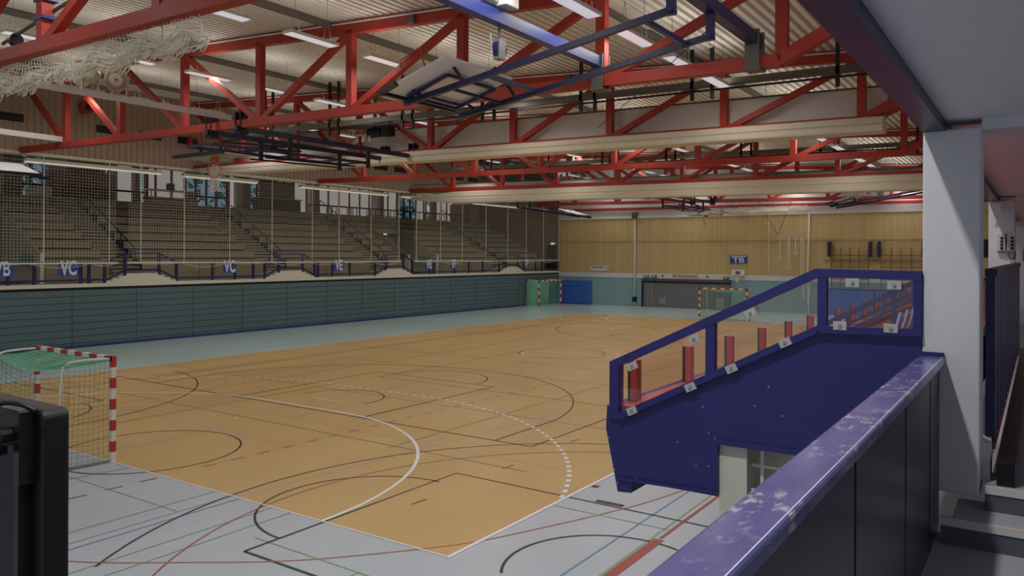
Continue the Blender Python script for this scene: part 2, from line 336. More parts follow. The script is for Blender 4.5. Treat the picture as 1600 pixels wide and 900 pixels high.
# white downpipe, wall signs, emergency gate
t = thing('downpipe', (-10.75, 49.85, 0), 'white vertical downpipe on the far wall left of the emergency exit gate', 'pipe')
MB().tube([(-10.75, 49.85, .1), (-10.75, 49.85, 7.2)], .09, 10).build('pipe', 'frame_white', t, True); MB().box(-10.9, -10.6, 49.75, 49.97, .35, .75).build('valve_box', 'black', t)
MB().box(-10.95, -10.55, 49.7, 49.97, 7.15, 7.6).build('junction_box', 'dark_steel', t)
t = thing('gate', (-6.45, 49.9, 0), 'grey mesh-curtained equipment gate under the emergency exit lettering', 'gate')
MB().box(-10.06, -2.84, 49.86, 49.95, 0, 2.0).build('mesh_curtain', 'grille', t)
MB().box(-10.12, -9.95, 49.8, 49.95, 0, 2.1).build('gate_post', 'navy', t); MB().box(-10.1, -2.84, 49.72, 49.95, 2.08, 2.25).build('header_rail', 'dark_steel', t)
sc = MB()
for i in range(26):
    x = -9.9 + i * .275; sc.prism([(x, 2.09), (x + .27, 2.09), (x + .2, 1.95), (x + .07, 1.95)], 'y', 49.78, 49.85)
sc.build('valance', 'black', t, label='black scalloped valance')
for x0, x1, z0, z1 in ((-8.6, -8.0, .25, .8), (-3.9, -3.3, .1, .9), (-9.6, -9.5, 0, 2.0), (-9.3, -9.2, 0, 2.0), (-7.0, -6.95, 0, .9)):
    MB().box(x0, x1, 49.82, 49.86, z0, z1).build('patch', 'galv', t)
t = thing('emergency_exit_sign', (-6.3, 49.95, 2.3), 'dark red NOTAUSGANG lettering with arrows on the white far wall band', 'sign')
MB().box(-10.0, -2.9, 49.93, 49.958, 2.29, 2.70).build('sign_panel', 'white_paint', t)
textmesh('NOTAUSGANG', .36, 'lettering', 'text_red', t, (-6.45, 49.92, 2.5), FACE_Y, sx=.85, bold=.006)
for x in (-8.35, -4.65): MB().prism([(x - .13, 2.58), (x + .13, 2.58), (x, 2.38)], 'y', 49.91, 49.93).build('arrow', 'text_red', t)
for x in (-9.85, -9.2, -3.3):
    MB().box(x - .1, x + .35, 49.88, 49.93, 2.32, 2.55).build('notice_plate', 'sign_green', t); MB().box(x, x + .2, 49.875, 49.88, 2.4, 2.5).build('notice_mark', 'sign_white', t)
t = thing('club_sign', (-2.24, 49.95, 3.5), 'blue sign with big white TB letters on the wooden far wall', 'sign')
MB().box(-2.9, -1.58, 49.92, 49.97, 3.55, 4.14).build('sign_panel', 'sign_blue', t)
textmesh('TB', .52, 'letters', 'sign_white', t, (-2.24, 49.91, 3.78), FACE_Y, sx=1.45, bold=.008)
MB().box(-2.8, -1.68, 49.905, 49.92, 4.04, 4.1).build('small_text_line', 'sign_white', t)
t = thing('direction_sign', (-14, 49.95, 2.85), 'long white direction sign with dark text above the blue crash mat', 'sign')
MB().box(-14.82, -13.19, 49.92, 49.97, 2.86, 3.22).build('sign_panel', 'sign_white', t)
xx = -14.72
for w in (.18, .1, .12, .08, .14, .1, .12, .09, .13, .1): MB().box(xx, xx + w * .85, 49.91, 49.92, 3.07, 3.15).build('text_mark', 'door_dark', t); xx += w
MB().prism([(-13.42, 3.02), (-13.26, 3.02), (-13.34, 2.92)], 'y', 49.91, 49.92).build('arrow', 'door_dark', t); MB().box(-13.37, -13.28, 49.91, 49.92, 3.08, 3.16).build('figure_mark', 'door_dark', t)
t = thing('training_hoop', (-2.1, 49.5, 2.3), 'small pale practice basketball board on the wall below the TB sign', 'basketball hoop')
MB().box(-2.56, -1.6, 49.3, 49.34, 2.66, 3.1).build('backboard', 'board_white', t); MB().box(-2.25, -1.9, 49.28, 49.3, 2.75, 2.98).build('target_square', 'purlin', t)
MB().tube([(-2.08 + .23 * math.cos(a * .5236), 49.05 + .23 * math.sin(a * .5236), 2.62) for a in range(12)], .02, 5, True).build('rim', 'galv', t)
MB().box(-2.4, -2.3, 49.34, 49.95, 2.5, 2.6).box(-1.85, -1.75, 49.34, 49.95, 2.5, 2.6).build('wall_bracket', 'galv', t)
MB().tube([(-2.08, 49.05, 2.6), (-2.08, 49.05, 2.2)], [.18, .1], 8).build('net', 'net_white', t)
# crash mats
t = thing('crash_mat', (-16.2, 49.6, 0), 'thick blue crash mat leaning upright behind the far left goal', 'mat')
MB().box(-17.7, -14.7, 49.35, 49.9, .05, 2.0).build('mat_body', 'mat_blue', t, bevel=.06)
MB().tube(smoothp([(-17.6, 49.33, .95), (-17, 49.33, .55), (-16.3, 49.33, .3), (-15.5, 49.33, .6), (-14.8, 49.33, .95)]), .03, 6).build('strap', 'mat_blue', t, True)
MB().tube([(-17.2, 49.34, 1.55), (-15.4, 49.34, 1.5), (-15.3, 49.34, .6)], .012, 5).build('seam', 'navy', t)
for i, (a, b) in enumerate(((3.95, 7.2), (7.28, 10.8))):
    t = thing('wall_mat', ((a + b) / 2, 49.7, 0), ['blue wall mat standing under the left climbing frame', 'blue wall mat standing under the right climbing frame'][i], 'mat')
    MB().box(a, b, 49.55, 49.95, 0, 1.88).build('mat_body', 'mat_blue', t, bevel=.05); MB().box(a, b, 49.53, 49.56, 1.78, 1.86).build('edge_binding', 'navy', t)
# wall bars (climbing frames)
for i, (a, b) in enumerate(((4.45, 6.85), (7.65, 10.1))):
    t = thing('gymnastics_ladder', ((a + b) / 2, 49.7, 1.9), ['wooden climbing frame folded on the far wall, left one', 'wooden climbing frame on the far wall beside the white column'][i], 'climbing frame')
    for j in range(5):
        x = a + (b - a) * j / 4; MB().box(x - .03, x + .03, 49.6, 49.7, 1.9, 4.75).build('upright', 'gym_wood', t)
    for z in (4.2, 3.4, 2.55): MB().tube([(a, 49.65, z), (b, 49.65, z)], .035, 6).build('crossbar', 'gym_wood', t)
    for x in (a - .15, b + .1): MB().box(x - .09, x + .09, 49.5, 49.95, 4.1, 5.15).build('hinge_bracket', 'navy_dark', t)
    MB().box(a - .5, b + .4, 49.72, 49.8, 3.8, 3.88).build('wall_rail', 'gym_wood', t)
# ring trapeze hanging gear
t = thing('gymnastic_rings', (2.1, 48, 3.0), 'gymnastic rings and ropes hanging from a rail before the wooden wall', 'gym rings')
MB().box(1.2, 3.0, 47.9, 48.1, 5.5, 5.62).build('rail', 'chrome', t)
for x in (.1, 2.4): MB().tube([(x, 47, 8.02), (1.2, 48, 5.6)], .02, 5).build('stay', 'dark_steel', t)
for x, z in ((1.35, 4.2), (1.9, 3.5), (2.0, 3.5), (2.4, 4.5), (2.8, 2.5), (2.95, 1.2)):
    MB().tube([(x, 48, 5.5), (x, 48, z)], .022, 5).build('rope', 'rope_white', t)
for x, z in ((1.95, 3.3), (1.35, 4.0), (2.4, 4.35)): MB().tube([(x + .12 * math.cos(a * .6283), 48, z + .12 * math.sin(a * .6283)) for a in range(10)], .025, 5, True).build('ring', 'frame_white', t)
for i in range(6):
    pass
o = MB().tube([(.1, 49.84, 7.2), (.05, 49.7, 6.8), (.05, 49.7, 2.9)], .02, 5).build('hanging_rope', 'rope_white'); tag(o, 'thin pale rope hanging on the far wall left of the gymnastic rings', 'rope')
o = MB().tube([(2.96, 49.6, .0), (2.9, 49.6, 1.0), (2.98, 49.6, 2.0), (2.85, 49.6, 2.9), (2.9, 49.84, 7.16)], .05, 6).tube([(2.7, 49.6, .3), (2.95, 49.6, 1.2), (2.75, 49.6, 2.4)], .02, 5).build('climbing_rope', 'rope_white', None, True); tag(o, 'pale rope bundle hanging down the teal wall behind the blue railing', 'rope')

# ------------------------------------------------------------------ left tribune: front wall, terraces, rows
struct(MB().box(-18.6, -18, -12, 50, 0, 2.5).build('wall_left', 'green_panel'))
pl = MB()
for i in range(8): pl.box(-18.0, -17.985, -12, 50, .20 + i * .29, .212 + i * .29)
for y in [-8.5 + 2.9 * j for j in range(20)]: pl.box(-18.0, -17.988, y, y + .012, .1, 2.5)
struct(pl.build('trim_4', 'door_dark'))
struct(MB().box(-18.0, -17.93, -12, 50, 0, .1).build('baseboard_left', 'skirting'))
struct(MB().box(-18.6, -18.06, -12, 50, 2.5, 2.62).build('trim_5', 'black'))
lv = MB()
lv.box(-19.4, -17.98, -12, 50, 2.62, 2.78)
struct(lv.build('walkway_edge', 'off_white'))
VOM = [(4.6, 8.35), (32.0, 35.2)]
def T(k): return 3.82 + .44 * k
def X(k): return -19.2 - .82 * k
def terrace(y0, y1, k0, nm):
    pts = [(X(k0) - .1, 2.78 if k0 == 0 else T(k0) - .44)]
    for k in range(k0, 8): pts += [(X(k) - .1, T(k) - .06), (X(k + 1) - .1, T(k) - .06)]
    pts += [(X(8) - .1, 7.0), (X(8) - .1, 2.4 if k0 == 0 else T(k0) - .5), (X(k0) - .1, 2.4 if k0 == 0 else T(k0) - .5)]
    return struct(MB().prism(pts, 'y', y0, y1).build(nm, 'terrace_shade'))
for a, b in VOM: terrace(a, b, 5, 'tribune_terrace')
struct(MB().box(-31.2, -25.7, -6, 56, 6.75, 7.02).build('concourse_floor', 'concrete'))
for i, (a, b) in enumerate(VOM):
    t = thing('tribune_entrance', (-21, (a + b) / 2, 2.78), ['dark tribune entrance passage at the left edge, cheek wall with green exit sign', 'tribune entrance passage with sloping cheek walls in the middle of the bleachers'][i], 'entrance')
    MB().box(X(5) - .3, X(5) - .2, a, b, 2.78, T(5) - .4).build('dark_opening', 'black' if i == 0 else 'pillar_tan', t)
    for y in (a, b - .12):
        MB().prism([(-19.3, 2.78), (-19.3, 4.0), (X(4), T(4) + .25), (X(5), T(5) + .1), (X(5), 2.78)], 'y', y, y + .12).build('cheek_wall', 'concrete', t)
        MB().box(-19.36, -19.28, y - .02, y + .14, 2.78, 4.1).build('corner_post', 'off_white', t)
    MB().box(X(5) + .02, X(5) + .12, a + .1, b - .1, T(5) - .6, T(5) - .35).build('lintel', 'navy_dark', t)
    MB().box(X(5) + .12, X(5) + .15, a + 1.6, a + 1.95, T(5) - .46, T(5) - .36).build('lamp', 'lamp_glow', t)
    for y in ((b - .2,) if i == 0 else (a + .2, b - .2)):
        MB().box(-21.0, -19.9, y - .04, y, 3.55, 4.0).build('exit_notice', 'sign_green', t)
    MB().tube([(X(5), a + .1, T(5)), (X(5), a + .1, T(5) + .9), (X(5), b - .1, T(5) + .9), (X(5), b - .1, T(5))], .03, 5).build('guard_rail', 'navy_dark', t)
AIS = [11.2, 19.9, 28.35, 41.9]; AW = 1.55
BL = [(-6, 4.6), (8.35, AIS[0]), (AIS[0] + AW, AIS[1]), (AIS[1] + AW, AIS[2]), (AIS[2] + AW, 32.0), (35.2, AIS[3]), (AIS[3] + AW, 49.5)]
BN = ['bleacher block left of the dark entrance', 'bleacher block between dark entrance and nearest stair', 'bleacher block between first and second stair', 'bleacher block between second and third stair',
      'narrow bleacher block beside the middle entrance', 'bleacher block between middle entrance and fourth stair', 'last bleacher block by the brick wall']
RN = ['lowest', 'second', 'third', 'fourth', 'fifth', 'sixth', 'seventh', 'topmost']
def bench(a, b, kk, lab):
    t = thing('bleacher_bench', (X(kk), (a + b) / 2, T(kk) - .4), lab, 'bench', 'bench rows of the left tribune')
    zb = T(kk) - .345 if kk else 2.80
    MB().box(X(kk) - .05, X(kk) + .0, a + .03, b - .03, zb, T(kk) - .05).build('front_board', 'bench_wood', t)
    MB().box(X(kk) - .45, X(kk) + .03, a + .03, b - .03, T(kk) - .05, T(kk)).build('seat_plank', 'bench_wood', t)
    L = b - a; q = max(2, round(L / 2.2)); sm = MB()
    for j in range(1, q):
        y = a + L * (j + .35 * math.sin(j * 2.1 + kk * 1.7)) / q; sm.box(X(kk), X(kk) + .006, y, y + .02, zb, T(kk) - .05)
    if q > 1: sm.build('joint', 'table_dark', t)
for bi, (a, b) in enumerate(BL):
    for kk in range(8): bench(a, b, kk, RN[kk] + ' bench row, ' + BN[bi])
for i, (a, b) in enumerate(VOM):
    for kk in (5, 6, 7): bench(a, b, kk, RN[kk] + ' bench row running above the ' + ['dark left' , 'middle'][i] + ' tribune entrance')
# aisle stairs with handrail, and the stepped platform at each foot
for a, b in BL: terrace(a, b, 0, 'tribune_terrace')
AN = ['nearest', 'second', 'third', 'farthest']
for i, y in enumerate(AIS):
    t = thing('aisle_stair', (-22, y + AW / 2, 3.1), AN[i] + ' concrete stair climbing through the left bleachers', 'stairs')
    n = 22; pts = [(-19.0, 2.8)]; dx = (X(8) + 19.0) / n; dz = (7.02 - 3.17) / n
    st = MB(); ed = MB()
    for j in range(n):
        x0 = -19.0 + dx * j; z1 = 3.17 + dz * (j + 1)
        st.box(x0 + dx - .1, x0 - .03, y + .01, y + AW - .01, z1 - .32, z1); ed.box(x0 - .03, x0 - .022, y + .01, y + AW - .01, z1 - .175, z1 - .115)
    st.build('steps', 'concrete', t); ed.build('nosings', 'table_dark', t)
    h = thing('stair_handrail', (-22, y + AW, 3.2), 'dark handrail of the ' + AN[i] + ' bleacher stair', 'handrail')
    yr = y + AW - .12
    MB().tube([(-19.6, yr, 3.4), (-19.6, yr, 4.38), (-25.7, yr, 7.95), (-25.7, yr, 7.0)], .035, 6).build('rail', 'navy_dark', h)
    for f in (.2, .4, .6, .8): MB().tube([(-19.6 - 6.1 * f, yr, 4.38 + 3.57 * f), (-19.6 - 6.1 * f, yr, 3.4 + 3.6 * f)], .03, 6).build('post', 'navy_dark', h)
    p = thing('aisle_platform', (-18.6, y + AW / 2, 2.78), 'cream stepped platform at the foot of the ' + AN[i] + ' bleacher stair', 'platform')
    MB().box(-19.15, -18.02, y + .1, y + AW + .15, 2.78, 3.19).build('landing', 'off_white', p)
    for s in (-1, 1):
        e = MB()
        for j in range(3):
            if s < 0: e.box(-19.15, -18.02, y + .1 - .3 * (j + 1), y + .1 - .3 * j, 2.78, 3.19 - .105 * (j + 1))
            else: e.box(-19.15, -18.02, y + AW + .15 + .3 * j, y + AW + .15 + .3 * (j + 1), 2.78, 3.19 - .105 * (j + 1))
        e.build('side_steps', 'off_white', p)
# front railing pieces
def railing(y0, y1, posts, lab):
    t = thing('tribune_railing', (-18.05, (y0 + y1) / 2, 2.78), lab, 'railing')
    MB().bar((-18.05, y0, 3.68), (-18.05, y1, 3.68), .06, .09).build('top_rail', 'navy', t); MB().bar((-18.05, y0, 2.93), (-18.05, y1, 2.93), .05, .08).build('bottom_rail', 'navy', t)
    for y in posts: MB().box(-18.1, -18.02, y - .06, y + .06, 2.66, 3.7).build('post', 'navy', t)
def bridge(y, lab):
    a, b, c, d = y - .85, y + .08, y + AW + .2, y + AW + 1.1
    t = thing('bridge_railing', (-18.05, (a + d) / 2, 2.78), lab, 'railing')
    for dz, nm, w in ((.9, 'top_rail', .09), (.12, 'bottom_rail', .08)):
        MB().bar((-18.05, a, 2.78 + dz), (-18.05, b, 3.22 + dz), .05, w).bar((-18.05, b, 3.22 + dz), (-18.05, c, 3.22 + dz), .05, w).bar((-18.05, c, 3.22 + dz), (-18.05, d, 2.78 + dz), .05, w).build(nm, 'navy', t)
    for yy, z in ((a, 2.78), (b, 3.22), (c, 3.22), (d, 2.78)): MB().box(-18.1, -18.02, yy - .06, yy + .06, z - .12, z + .92).build('post', 'navy', t)
ends = [-6] + [v for y in AIS for v in (y - .85, y + AW + 1.1)] + [49.8]
RL = ['tribune front railing left of the nearest bleacher stair', 'tribune front railing between first and second bleacher stairs', 'tribune front railing between second and third bleacher stairs', 'tribune front railing beside the middle entrance', 'tribune front railing at the brick wall end']
PP = [[-4, -1, 2, 4.4, 6.4, 7.4, 9.3, 9.65], [15.84, 17.16, 18.3], [22.8, 23.9, 25.3], [32.8, 33.2, 35.5, 37.2, 38.9], [46.3, 47.3, 49.6]]
for i in range(5): railing(ends[2 * i] + .1, ends[2 * i + 1] - .1, PP[i], RL[i])
for i, y in enumerate(AIS): bridge(y, 'raised blue railing over the platform of the ' + AN[i] + ' bleacher stair')
# block letter signs on the railing
for i, (y, s, w, lab) in enumerate(((6.15, 'VB', .8, 'blue VB block sign cut off at the left picture edge'), (8.75, 'VC', .85, 'blue VC block sign left of the nearest stair'), (16.8, 'VC', .75, 'blue VC block sign between first and second stairs'),
                              (24.35, 'VE', .75, 'blue VE block sign between second and third stairs'), (32.6, 'VE', .7, 'blue VE block sign before the middle entrance'), (35.3, 'VF', .7, 'blue VF block sign right of the middle entrance'), (44.8, 'VF', .7, 'small VF block sign near the brick wall'))):
    t = thing('block_sign', (-17.97, y, 3.1), lab, 'sign', None)
    MB().box(-18.0, -17.975, y - w / 2, y + w / 2, 3.13, 3.75).build('panel', 'sign_blue', t); textmesh(s, .82, 'letters', 'sign_white', t, (-17.965, y, 3.44), FACE_X, sx=.62, bold=.03 if s != 'VB' else .012)
# brick wall door
t = thing('dark_door', (-18.75, 49.9, 2.78), 'dark double door in the brick wall at the end of the tribune', 'door')
MB().box(-19.2, -18.25, 49.88, 49.99, 2.78, 5.0).build('leaf', 'door_dark', t); MB().box(-18.95, -18.85, 49.85, 49.9, 3.7, 3.9).build('handle', 'galv', t)
o = MB().box(-18.75, -18.45, 49.85, 49.99, 5.05, 5.2).build('exit_lamp', 'lamp_glow'); tag(o, 'small glowing exit lamp above the dark door in the brick wall', 'lamp')
o = MB().box(-20.15, -19.4, 49.9, 49.99, 4.85, 5.02).build('exit_plate', 'sign_green'); tag(o, 'green exit plate on the brick wall left of the dark door', 'sign')

# ------------------------------------------------------------------ concourse back wall
struct(MB().box(-31.2, -30.2, -10, 9.0, 7.0, 10.6).build('wall_back_brown', 'pillar_tan'))
struct(MB().box(-31.2, -30.05, -10, 56, 10.2, 10.6).build('trim_6', 'pillar_tan'))
def pane(y0, y1, n, z0=7.05, z1=10.2):
    t = struct(MB().box(-30.2, -30.12, y0, y1, z0, z1).build('window_%d' % n, 'pane_glow'))
    return t
wins = [(17.4, 22.0), (25.3, 26.6), (31.1, 42.4), (45.2, 46.6), (47.4, 56)]
for i, (a, b) in enumerate(wins): pane(a, b, i + 1)
reds = [11.7, 17.38, 19.35, 20.04, 21.14, 22.1, 25.43, 31.14, 32.38, 33.5, 34.59, 35.74, 36.86, 38.02, 39.13, 39.5, 41.38, 42.5, 46.1, 46.4, 48.58, 49.44, 52.2]
for y in reds: struct(MB().box(-30.12, -30.04, y - .07, y + .07, 7.05, 10.2).build('window_mullion', 'mullion_red'))
for y0, y1, m_ in ((11.0, 12.0, 'pillar_tan'), (13.3, 14.4, 'white_paint'), (16.9, 17.3, 'white_paint'), (18.4, 18.7, 'pillar_tan'), (25.8, 26.2, 'white_paint'), (26.35, 26.9, 'pillar_tan'), (32.4, 32.85, 'white_paint'), (32.9, 33.25, 'pillar_tan'), (39.6, 39.97, 'white_paint'), (39.98, 40.4, 'pillar_tan'), (46.9, 47.4, 'pillar_tan'), (50.2, 53.8, 'white_paint')):
    struct(MB().box(-30.04, -29.6, y0, y1, 7.02, 10.2).build('wall_pier', m_))
for i, (y0, y1) in enumerate(((12.0, 13.3), (18.7, 19.5), (22.1, 25.3), (27.0, 31.1), (42.6, 45.1))):
    d = MB()
    n = max(1, round((y1 - y0) / .75))
    for j in range(n + 1): y = y0 + (y1 - y0) * j / n; d.box(-30.15, -30.05, y - .06, y + .06, 7.05, 10.2)
    for z in (7.1, 7.95, 9.4, 10.1): d.box(-30.15, -30.05, y0, y1, z - .06, z + .06)
    dd = struct(d.build('door_%d' % (i + 1), 'navy')); MB().box(-30.12, -30.1, y0, y1, 7.1, 10.1).build('glass', 'pane', dd)
struct(MB().box(-31.2, -30.2, 14.4, 16.9, 7.0, 10.6).build('wall_back_panel', 'pillar_tan'))
h = MB()
for j in range(3800):
    y, z, x = random.uniform(5, 62), random.uniform(5.5, 13), random.uniform(-39, -36.5); s_ = .3
    a = Vector((random.gauss(0, 1), random.gauss(0, 1), random.gauss(0, 1))).normalized(); b = a.cross(Vector((.3, .5, .8))).normalized(); c = Vector((x, y, z))
    h.add([c - a * s_, c + b * s_, c + a * s_, c - b * s_], [(0, 1, 2, 3)])
o = h.build('hedge', 'leaf'); tag(o, 'green foliage outside the glazed concourse doors', 'hedge'); o['kind'] = 'stuff'
# kiosk, counter, tables, scaffold
t = thing('kiosk', (-28, 14.6, 7.02), 'brown kiosk block behind the top of the nearest bleacher stair', 'kiosk')
MB().box(-28.9, -28, 12.9, 16.3, 7.02, 8.55).build('body', 'kiosk_brown', t); MB().box(-28.95, -27.95, 12.85, 16.35, 8.55, 8.62).build('top', 'kiosk_brown', t)
o = MB().box(-28.6, -27.9, 11.7, 12.75, 7.02, 7.7).build('storage_box', 'slab_white'); tag(o, 'pale grey storage box on the concourse left of the brown kiosk', 'box')
t = thing('bar_counter', (-27.3, 19.4, 7.02), 'red topped bar counter with pale front on the concourse', 'counter')
MB().box(-27.7, -27.0, 17.9, 21.0, 7.02, 7.35).build('front_panel', 'off_white', t); MB().box(-27.75, -26.9, 17.8, 21.1, 7.35, 7.5).build('counter_top', 'mullion_red', t)
t = thing('scaffold_table', (-28.5, 19.9, 7.02), 'high grey work table behind the red bar counter', 'table')
MB().box(-29, -28.2, 18.6, 21.6, 8.0, 8.08).build('table_top', 'galv', t)
for x in (-28.95, -28.25):
    for y in (18.65, 21.55): MB().box(x - .03, x + .03, y - .03, y + .03, 7.02, 8.0).build('leg', 'galv', t)
o = MB().box(-28.7, -28.4, 19.9, 20.3, 8.08, 8.5).tube([(-28.55, 20.1, 8.1), (-28.3, 19.8, 8.4)], .03, 5).build('camera_rig', 'black'); tag(o, 'black equipment standing on the high work table behind the bar counter', 'equipment')
t = thing('stall', (-28.6, 28.7, 7.02), 'dark market stall with shelf on the concourse near second stair', 'stall')
MB().box(-29, -28.2, 26.6, 30.2, 7.02, 8.0).build('body', 'table_dark', t); MB().box(-29.1, -28.1, 26.5, 30.3, 8.0, 8.08).build('shelf', 'galv', t); MB().box(-29.1, -29.0, 27.2, 30.2, 8.08, 9.3).build('back_board', 'kiosk_brown', t)
def trestle(y, lab, L=1.9, x=-27.4):
    t = thing('trestle_table', (x, y, 7.02), lab, 'table', 'dark tables on the concourse')
    MB().box(x - .35, x + .35, y - L / 2, y + L / 2, 7.70, 7.76).build('table_top', 'table_dark', t)
    for dx in (-.3, .3):
        for dy in (-L / 2 + .1, L / 2 - .1): MB().box(x + dx - .025, x + dx + .025, y + dy - .025, y + dy + .025, 7.02, 7.7).build('leg', 'table_dark', t)
TY = [14.1, 16.4, 31.4, 33.5, 35.6, 37.7, 39.8, 41.9, 44.2, 46.3, 48.6]
for i, y in enumerate(TY): trestle(y, 'dark folding table on the concourse, %s from the left' % ORD[i])
struct(MB().box(-27.0, -26.6, 49.0, 50, 7.0, 9.0).build('wall_brick_pier', 'pillar_tan'))

# ------------------------------------------------------------------ cladding above tribune, tribune ceiling
c = MB(); y = -12.0; prof = []
while y < 38.6: prof += [(y, 0), (y + .17, 0), (y + .20, -.07), (y + .25, -.07), (y + .28, 0)]; y += .28
vs = []; fs = []
for i, (yy, d) in enumerate(prof): vs += [(-18.32 - d, yy, 8.3), (-18.32 - d, yy, 12.2)]
for i in range(len(prof) - 1): fs.append((2 * i, 2 * i + 2, 2 * i + 3, 2 * i + 1))
c.add(vs, fs); c.box(-18.6, -18.45, -12, 38.6, 8.3, 12.2)
struct(c.build('wall_left_cladding', 'cladding'))
struct(MB().box(-18.5, -18.22, -12, 38.6, 8.2, 8.32).build('trim_7', 'curtain_beige'))
struct(MB().box(-18.6, -18.36, 38.7, 50, 8.1, 12.2).build('wall_left_upper', 'dark_steel'))
struct(MB().box(-31.2, -18.4, -12, 56, 10.6, 10.8).build('ceiling_tribune', 'pillar_tan'))
for i, y in enumerate((6.5, 10.6, 12.6, 14.6, 28.2, 30.0, 34.2, 36.2, 38.0)):
    t = thing('vent_slot', (-18.3, y, 9.5), 'dark louvred vent slot in the brown cladding, %s from the left' % ORD[i], 'vent', 'vent slots in the cladding')
    MB().box(-18.33, -18.235, y - .55, y + .55, 9.5, 9.85).build('louvre', 'black', t); MB().box(-18.34, -18.225, y - .6, y + .6, 9.46, 9.5).box(-18.34, -18.225, y - .6, y + .6, 9.85, 9.89).build('frame', 'cladding', t)
for i, (y, z) in enumerate(((4.7, 10.4), (9.5, 10.5), (14.7, 9.6))):
    t = thing('red_duct', (-18.1, y, z), 'round red duct end on the brown cladding, %s from the left' % ORD[i], 'duct')
    MB().tube([(-18.22, y, z), (-17.9, y, z)], .28, 14).build('duct', 'pipe_red', t, False); MB().tube([(-17.9, y, z), (-17.88, y, z)], .14, 12).build('opening', 'black', t)

# ------------------------------------------------------------------ roof deck, purlins, trusses
def ztop(x): return 10.24 - .058 * x
def zbot(x): return 8.07 - .016 * x
d = MB(); pr = []; x = -18.6
while x < 16.2: pr += [(x, 0), (x + .135, 0), (x + .155, .17), (x + .245, .17)]; x += .265
vs = []; fs = []
for xx, dz in pr: vs += [(xx, -14, ztop(xx) + .36 + dz), (xx, 50.2, ztop(xx) + .36 + dz)]
for i in range(len(pr) - 1): fs.append((2 * i, 2 * i + 1, 2 * i + 3, 2 * i + 2))
d.add(vs, fs)
for xa, xb in ((-18.6, 16.2),): d.prism([(xa, ztop(xa) + .58), (xb, ztop(xb) + .58), (xb, ztop(xb) + .7), (xa, ztop(xa) + .7)], 'y', -14, 50.2)
struct(d.build('ceiling', 'deck'))
NODES = [12.52, 8.64, 4.76, .88, -3.0, -6.88, -10.76, -14.64, -18.4]
for i, xn in enumerate(NODES[1::2]):
    o = MB().box(xn - .75, xn - .6, -12, 50, ztop(xn) + .22, ztop(xn) + .37).build('roof_purlin', 'purlin'); tag(o, 'dark grey roof purlin under the deck, %s from the right' % ORD[i], 'beam', 'purlins under the roof deck')
def truss(y, lab):
    t = thing('roof_truss', (-3, y, 8.0), lab, 'truss')
    MB().bar((16.2, y, ztop(16.2) + .17), (-18.4, y, ztop(-18.4) + .17), .2, .34).build('top_chord', 'red_steel', t)
    MB().bar((12.52, y, zbot(12.52) - .1 + .1), (-18.5, y, zbot(-18.5)), .24, .24).bar((12.48, y, zbot(12.5)), (15.9, y, 9.55), .24, .24).build('bottom_chord', 'red_steel', t)
    for x in NODES[:-1]: MB().box(x - .11, x + .11, y - .1, y + .1, zbot(x), ztop(x) + .1).build('vertical', 'red_steel', t)
    for a, b in zip(NODES, NODES[1:]):
        if b >= -3.01: p, q = (a, y, ztop(a) + .05), (b, y, zbot(b))
        else: p, q = (b, y, ztop(b) + .05), (a, y, zbot(a))
        MB().bar(p, q, .17, .17).build('diagonal', 'red_steel', t)
    return t
TL = ['red steel roof truss nearest to the camera, with the gathered white net below', 'second red roof truss, behind the tilted white backboard', 'third red roof truss with the near divider curtain', 'fourth red roof truss, just behind the near divider curtain',
      'fifth red roof truss above the far divider curtain', 'sixth red roof truss, hidden mostly by the far curtain', 'last red roof truss close to the wooden wall']
tr0 = truss(-1, TL[0]); tree0 = [(c_, []) for c_ in kids(tr0)]
for i in range(1, 7): dup(tr0, (0, 8 * i, 0), TL[i], tree=tree0)
o = MB().bar((14, 49.7, 7.75), (-18, 49.7, 7.95), .15, .22).build('wall_beam', 'red_steel'); tag(o, 'red steel beam along the top of the wooden far wall', 'beam')
for i, y in enumerate((-1, 7, 15, 23, 31, 39, 47)):
    t = thing('cable_tray', (0, y, 10), 'thin pale conduit along the top chord of the %s roof truss' % ORD[i], 'conduit')
    MB().tube([(xx, y - .14, ztop(xx) + .27) for xx in (15, 5, -5, -18)], .025, 5).build('conduit', 'frame_white', t)
    if i < 3:
        for xx in (3.2, -6, 7.9): MB().box(xx - .12, xx + .12, y - .2, y - .1, ztop(xx) + .02, ztop(xx) + .22).build('switch_box', 'dark_steel', t)

# ------------------------------------------------------------------ ceiling light panels
def make_lamp(x, z, y, lab):
    t = thing('ceiling_light', (x, y, z), lab, 'light', 'hanging light panels')
    MB().box(x - .17, x + .17, y - .75, y + .75, z, z + .07).build('housing', 'lamp_metal', t)
    MB().box(x - .15, x + .15, y - .73, y + .73, z - .006, z + .001).build('diffuser', 'lamp_glow', t)
    for s in (-.5, .5):
        zt = ztop(x) + .36 - z; MB().tube([(x - .02, y + s - .12, z + .07), (x, y + s, z + zt * .6), (x + .02, y + s + .12, z + .07)], .006, 4).tube([(x, y + s, z + zt * .6), (x, y + s, z + zt)], .006, 4).build('suspension_wire', 'dark_steel', t)
    ld = bpy.data.lights.new('lamp', 'AREA'); ld.shape = 'RECTANGLE'; ld.size = .28; ld.size_y = 1.4; ld.energy = LAMP_W; ld.color = (1, .975, .945)
    lo = bpy.data.objects.new('lamp_light', ld); COL.objects.link(lo); lo.parent = t; lo.location = (0, 0, -.02)
    lu = ld.copy(); lu.energy = LAMP_W * .3; lo = bpy.data.objects.new('deck_fill_light', lu); COL.objects.link(lo); lo.parent = t; lo.location = (0, 0, .09); lo.rotation_euler = (math.pi, 0, 0)  # second light is an added upward fill that brightens the roof deck
    return t
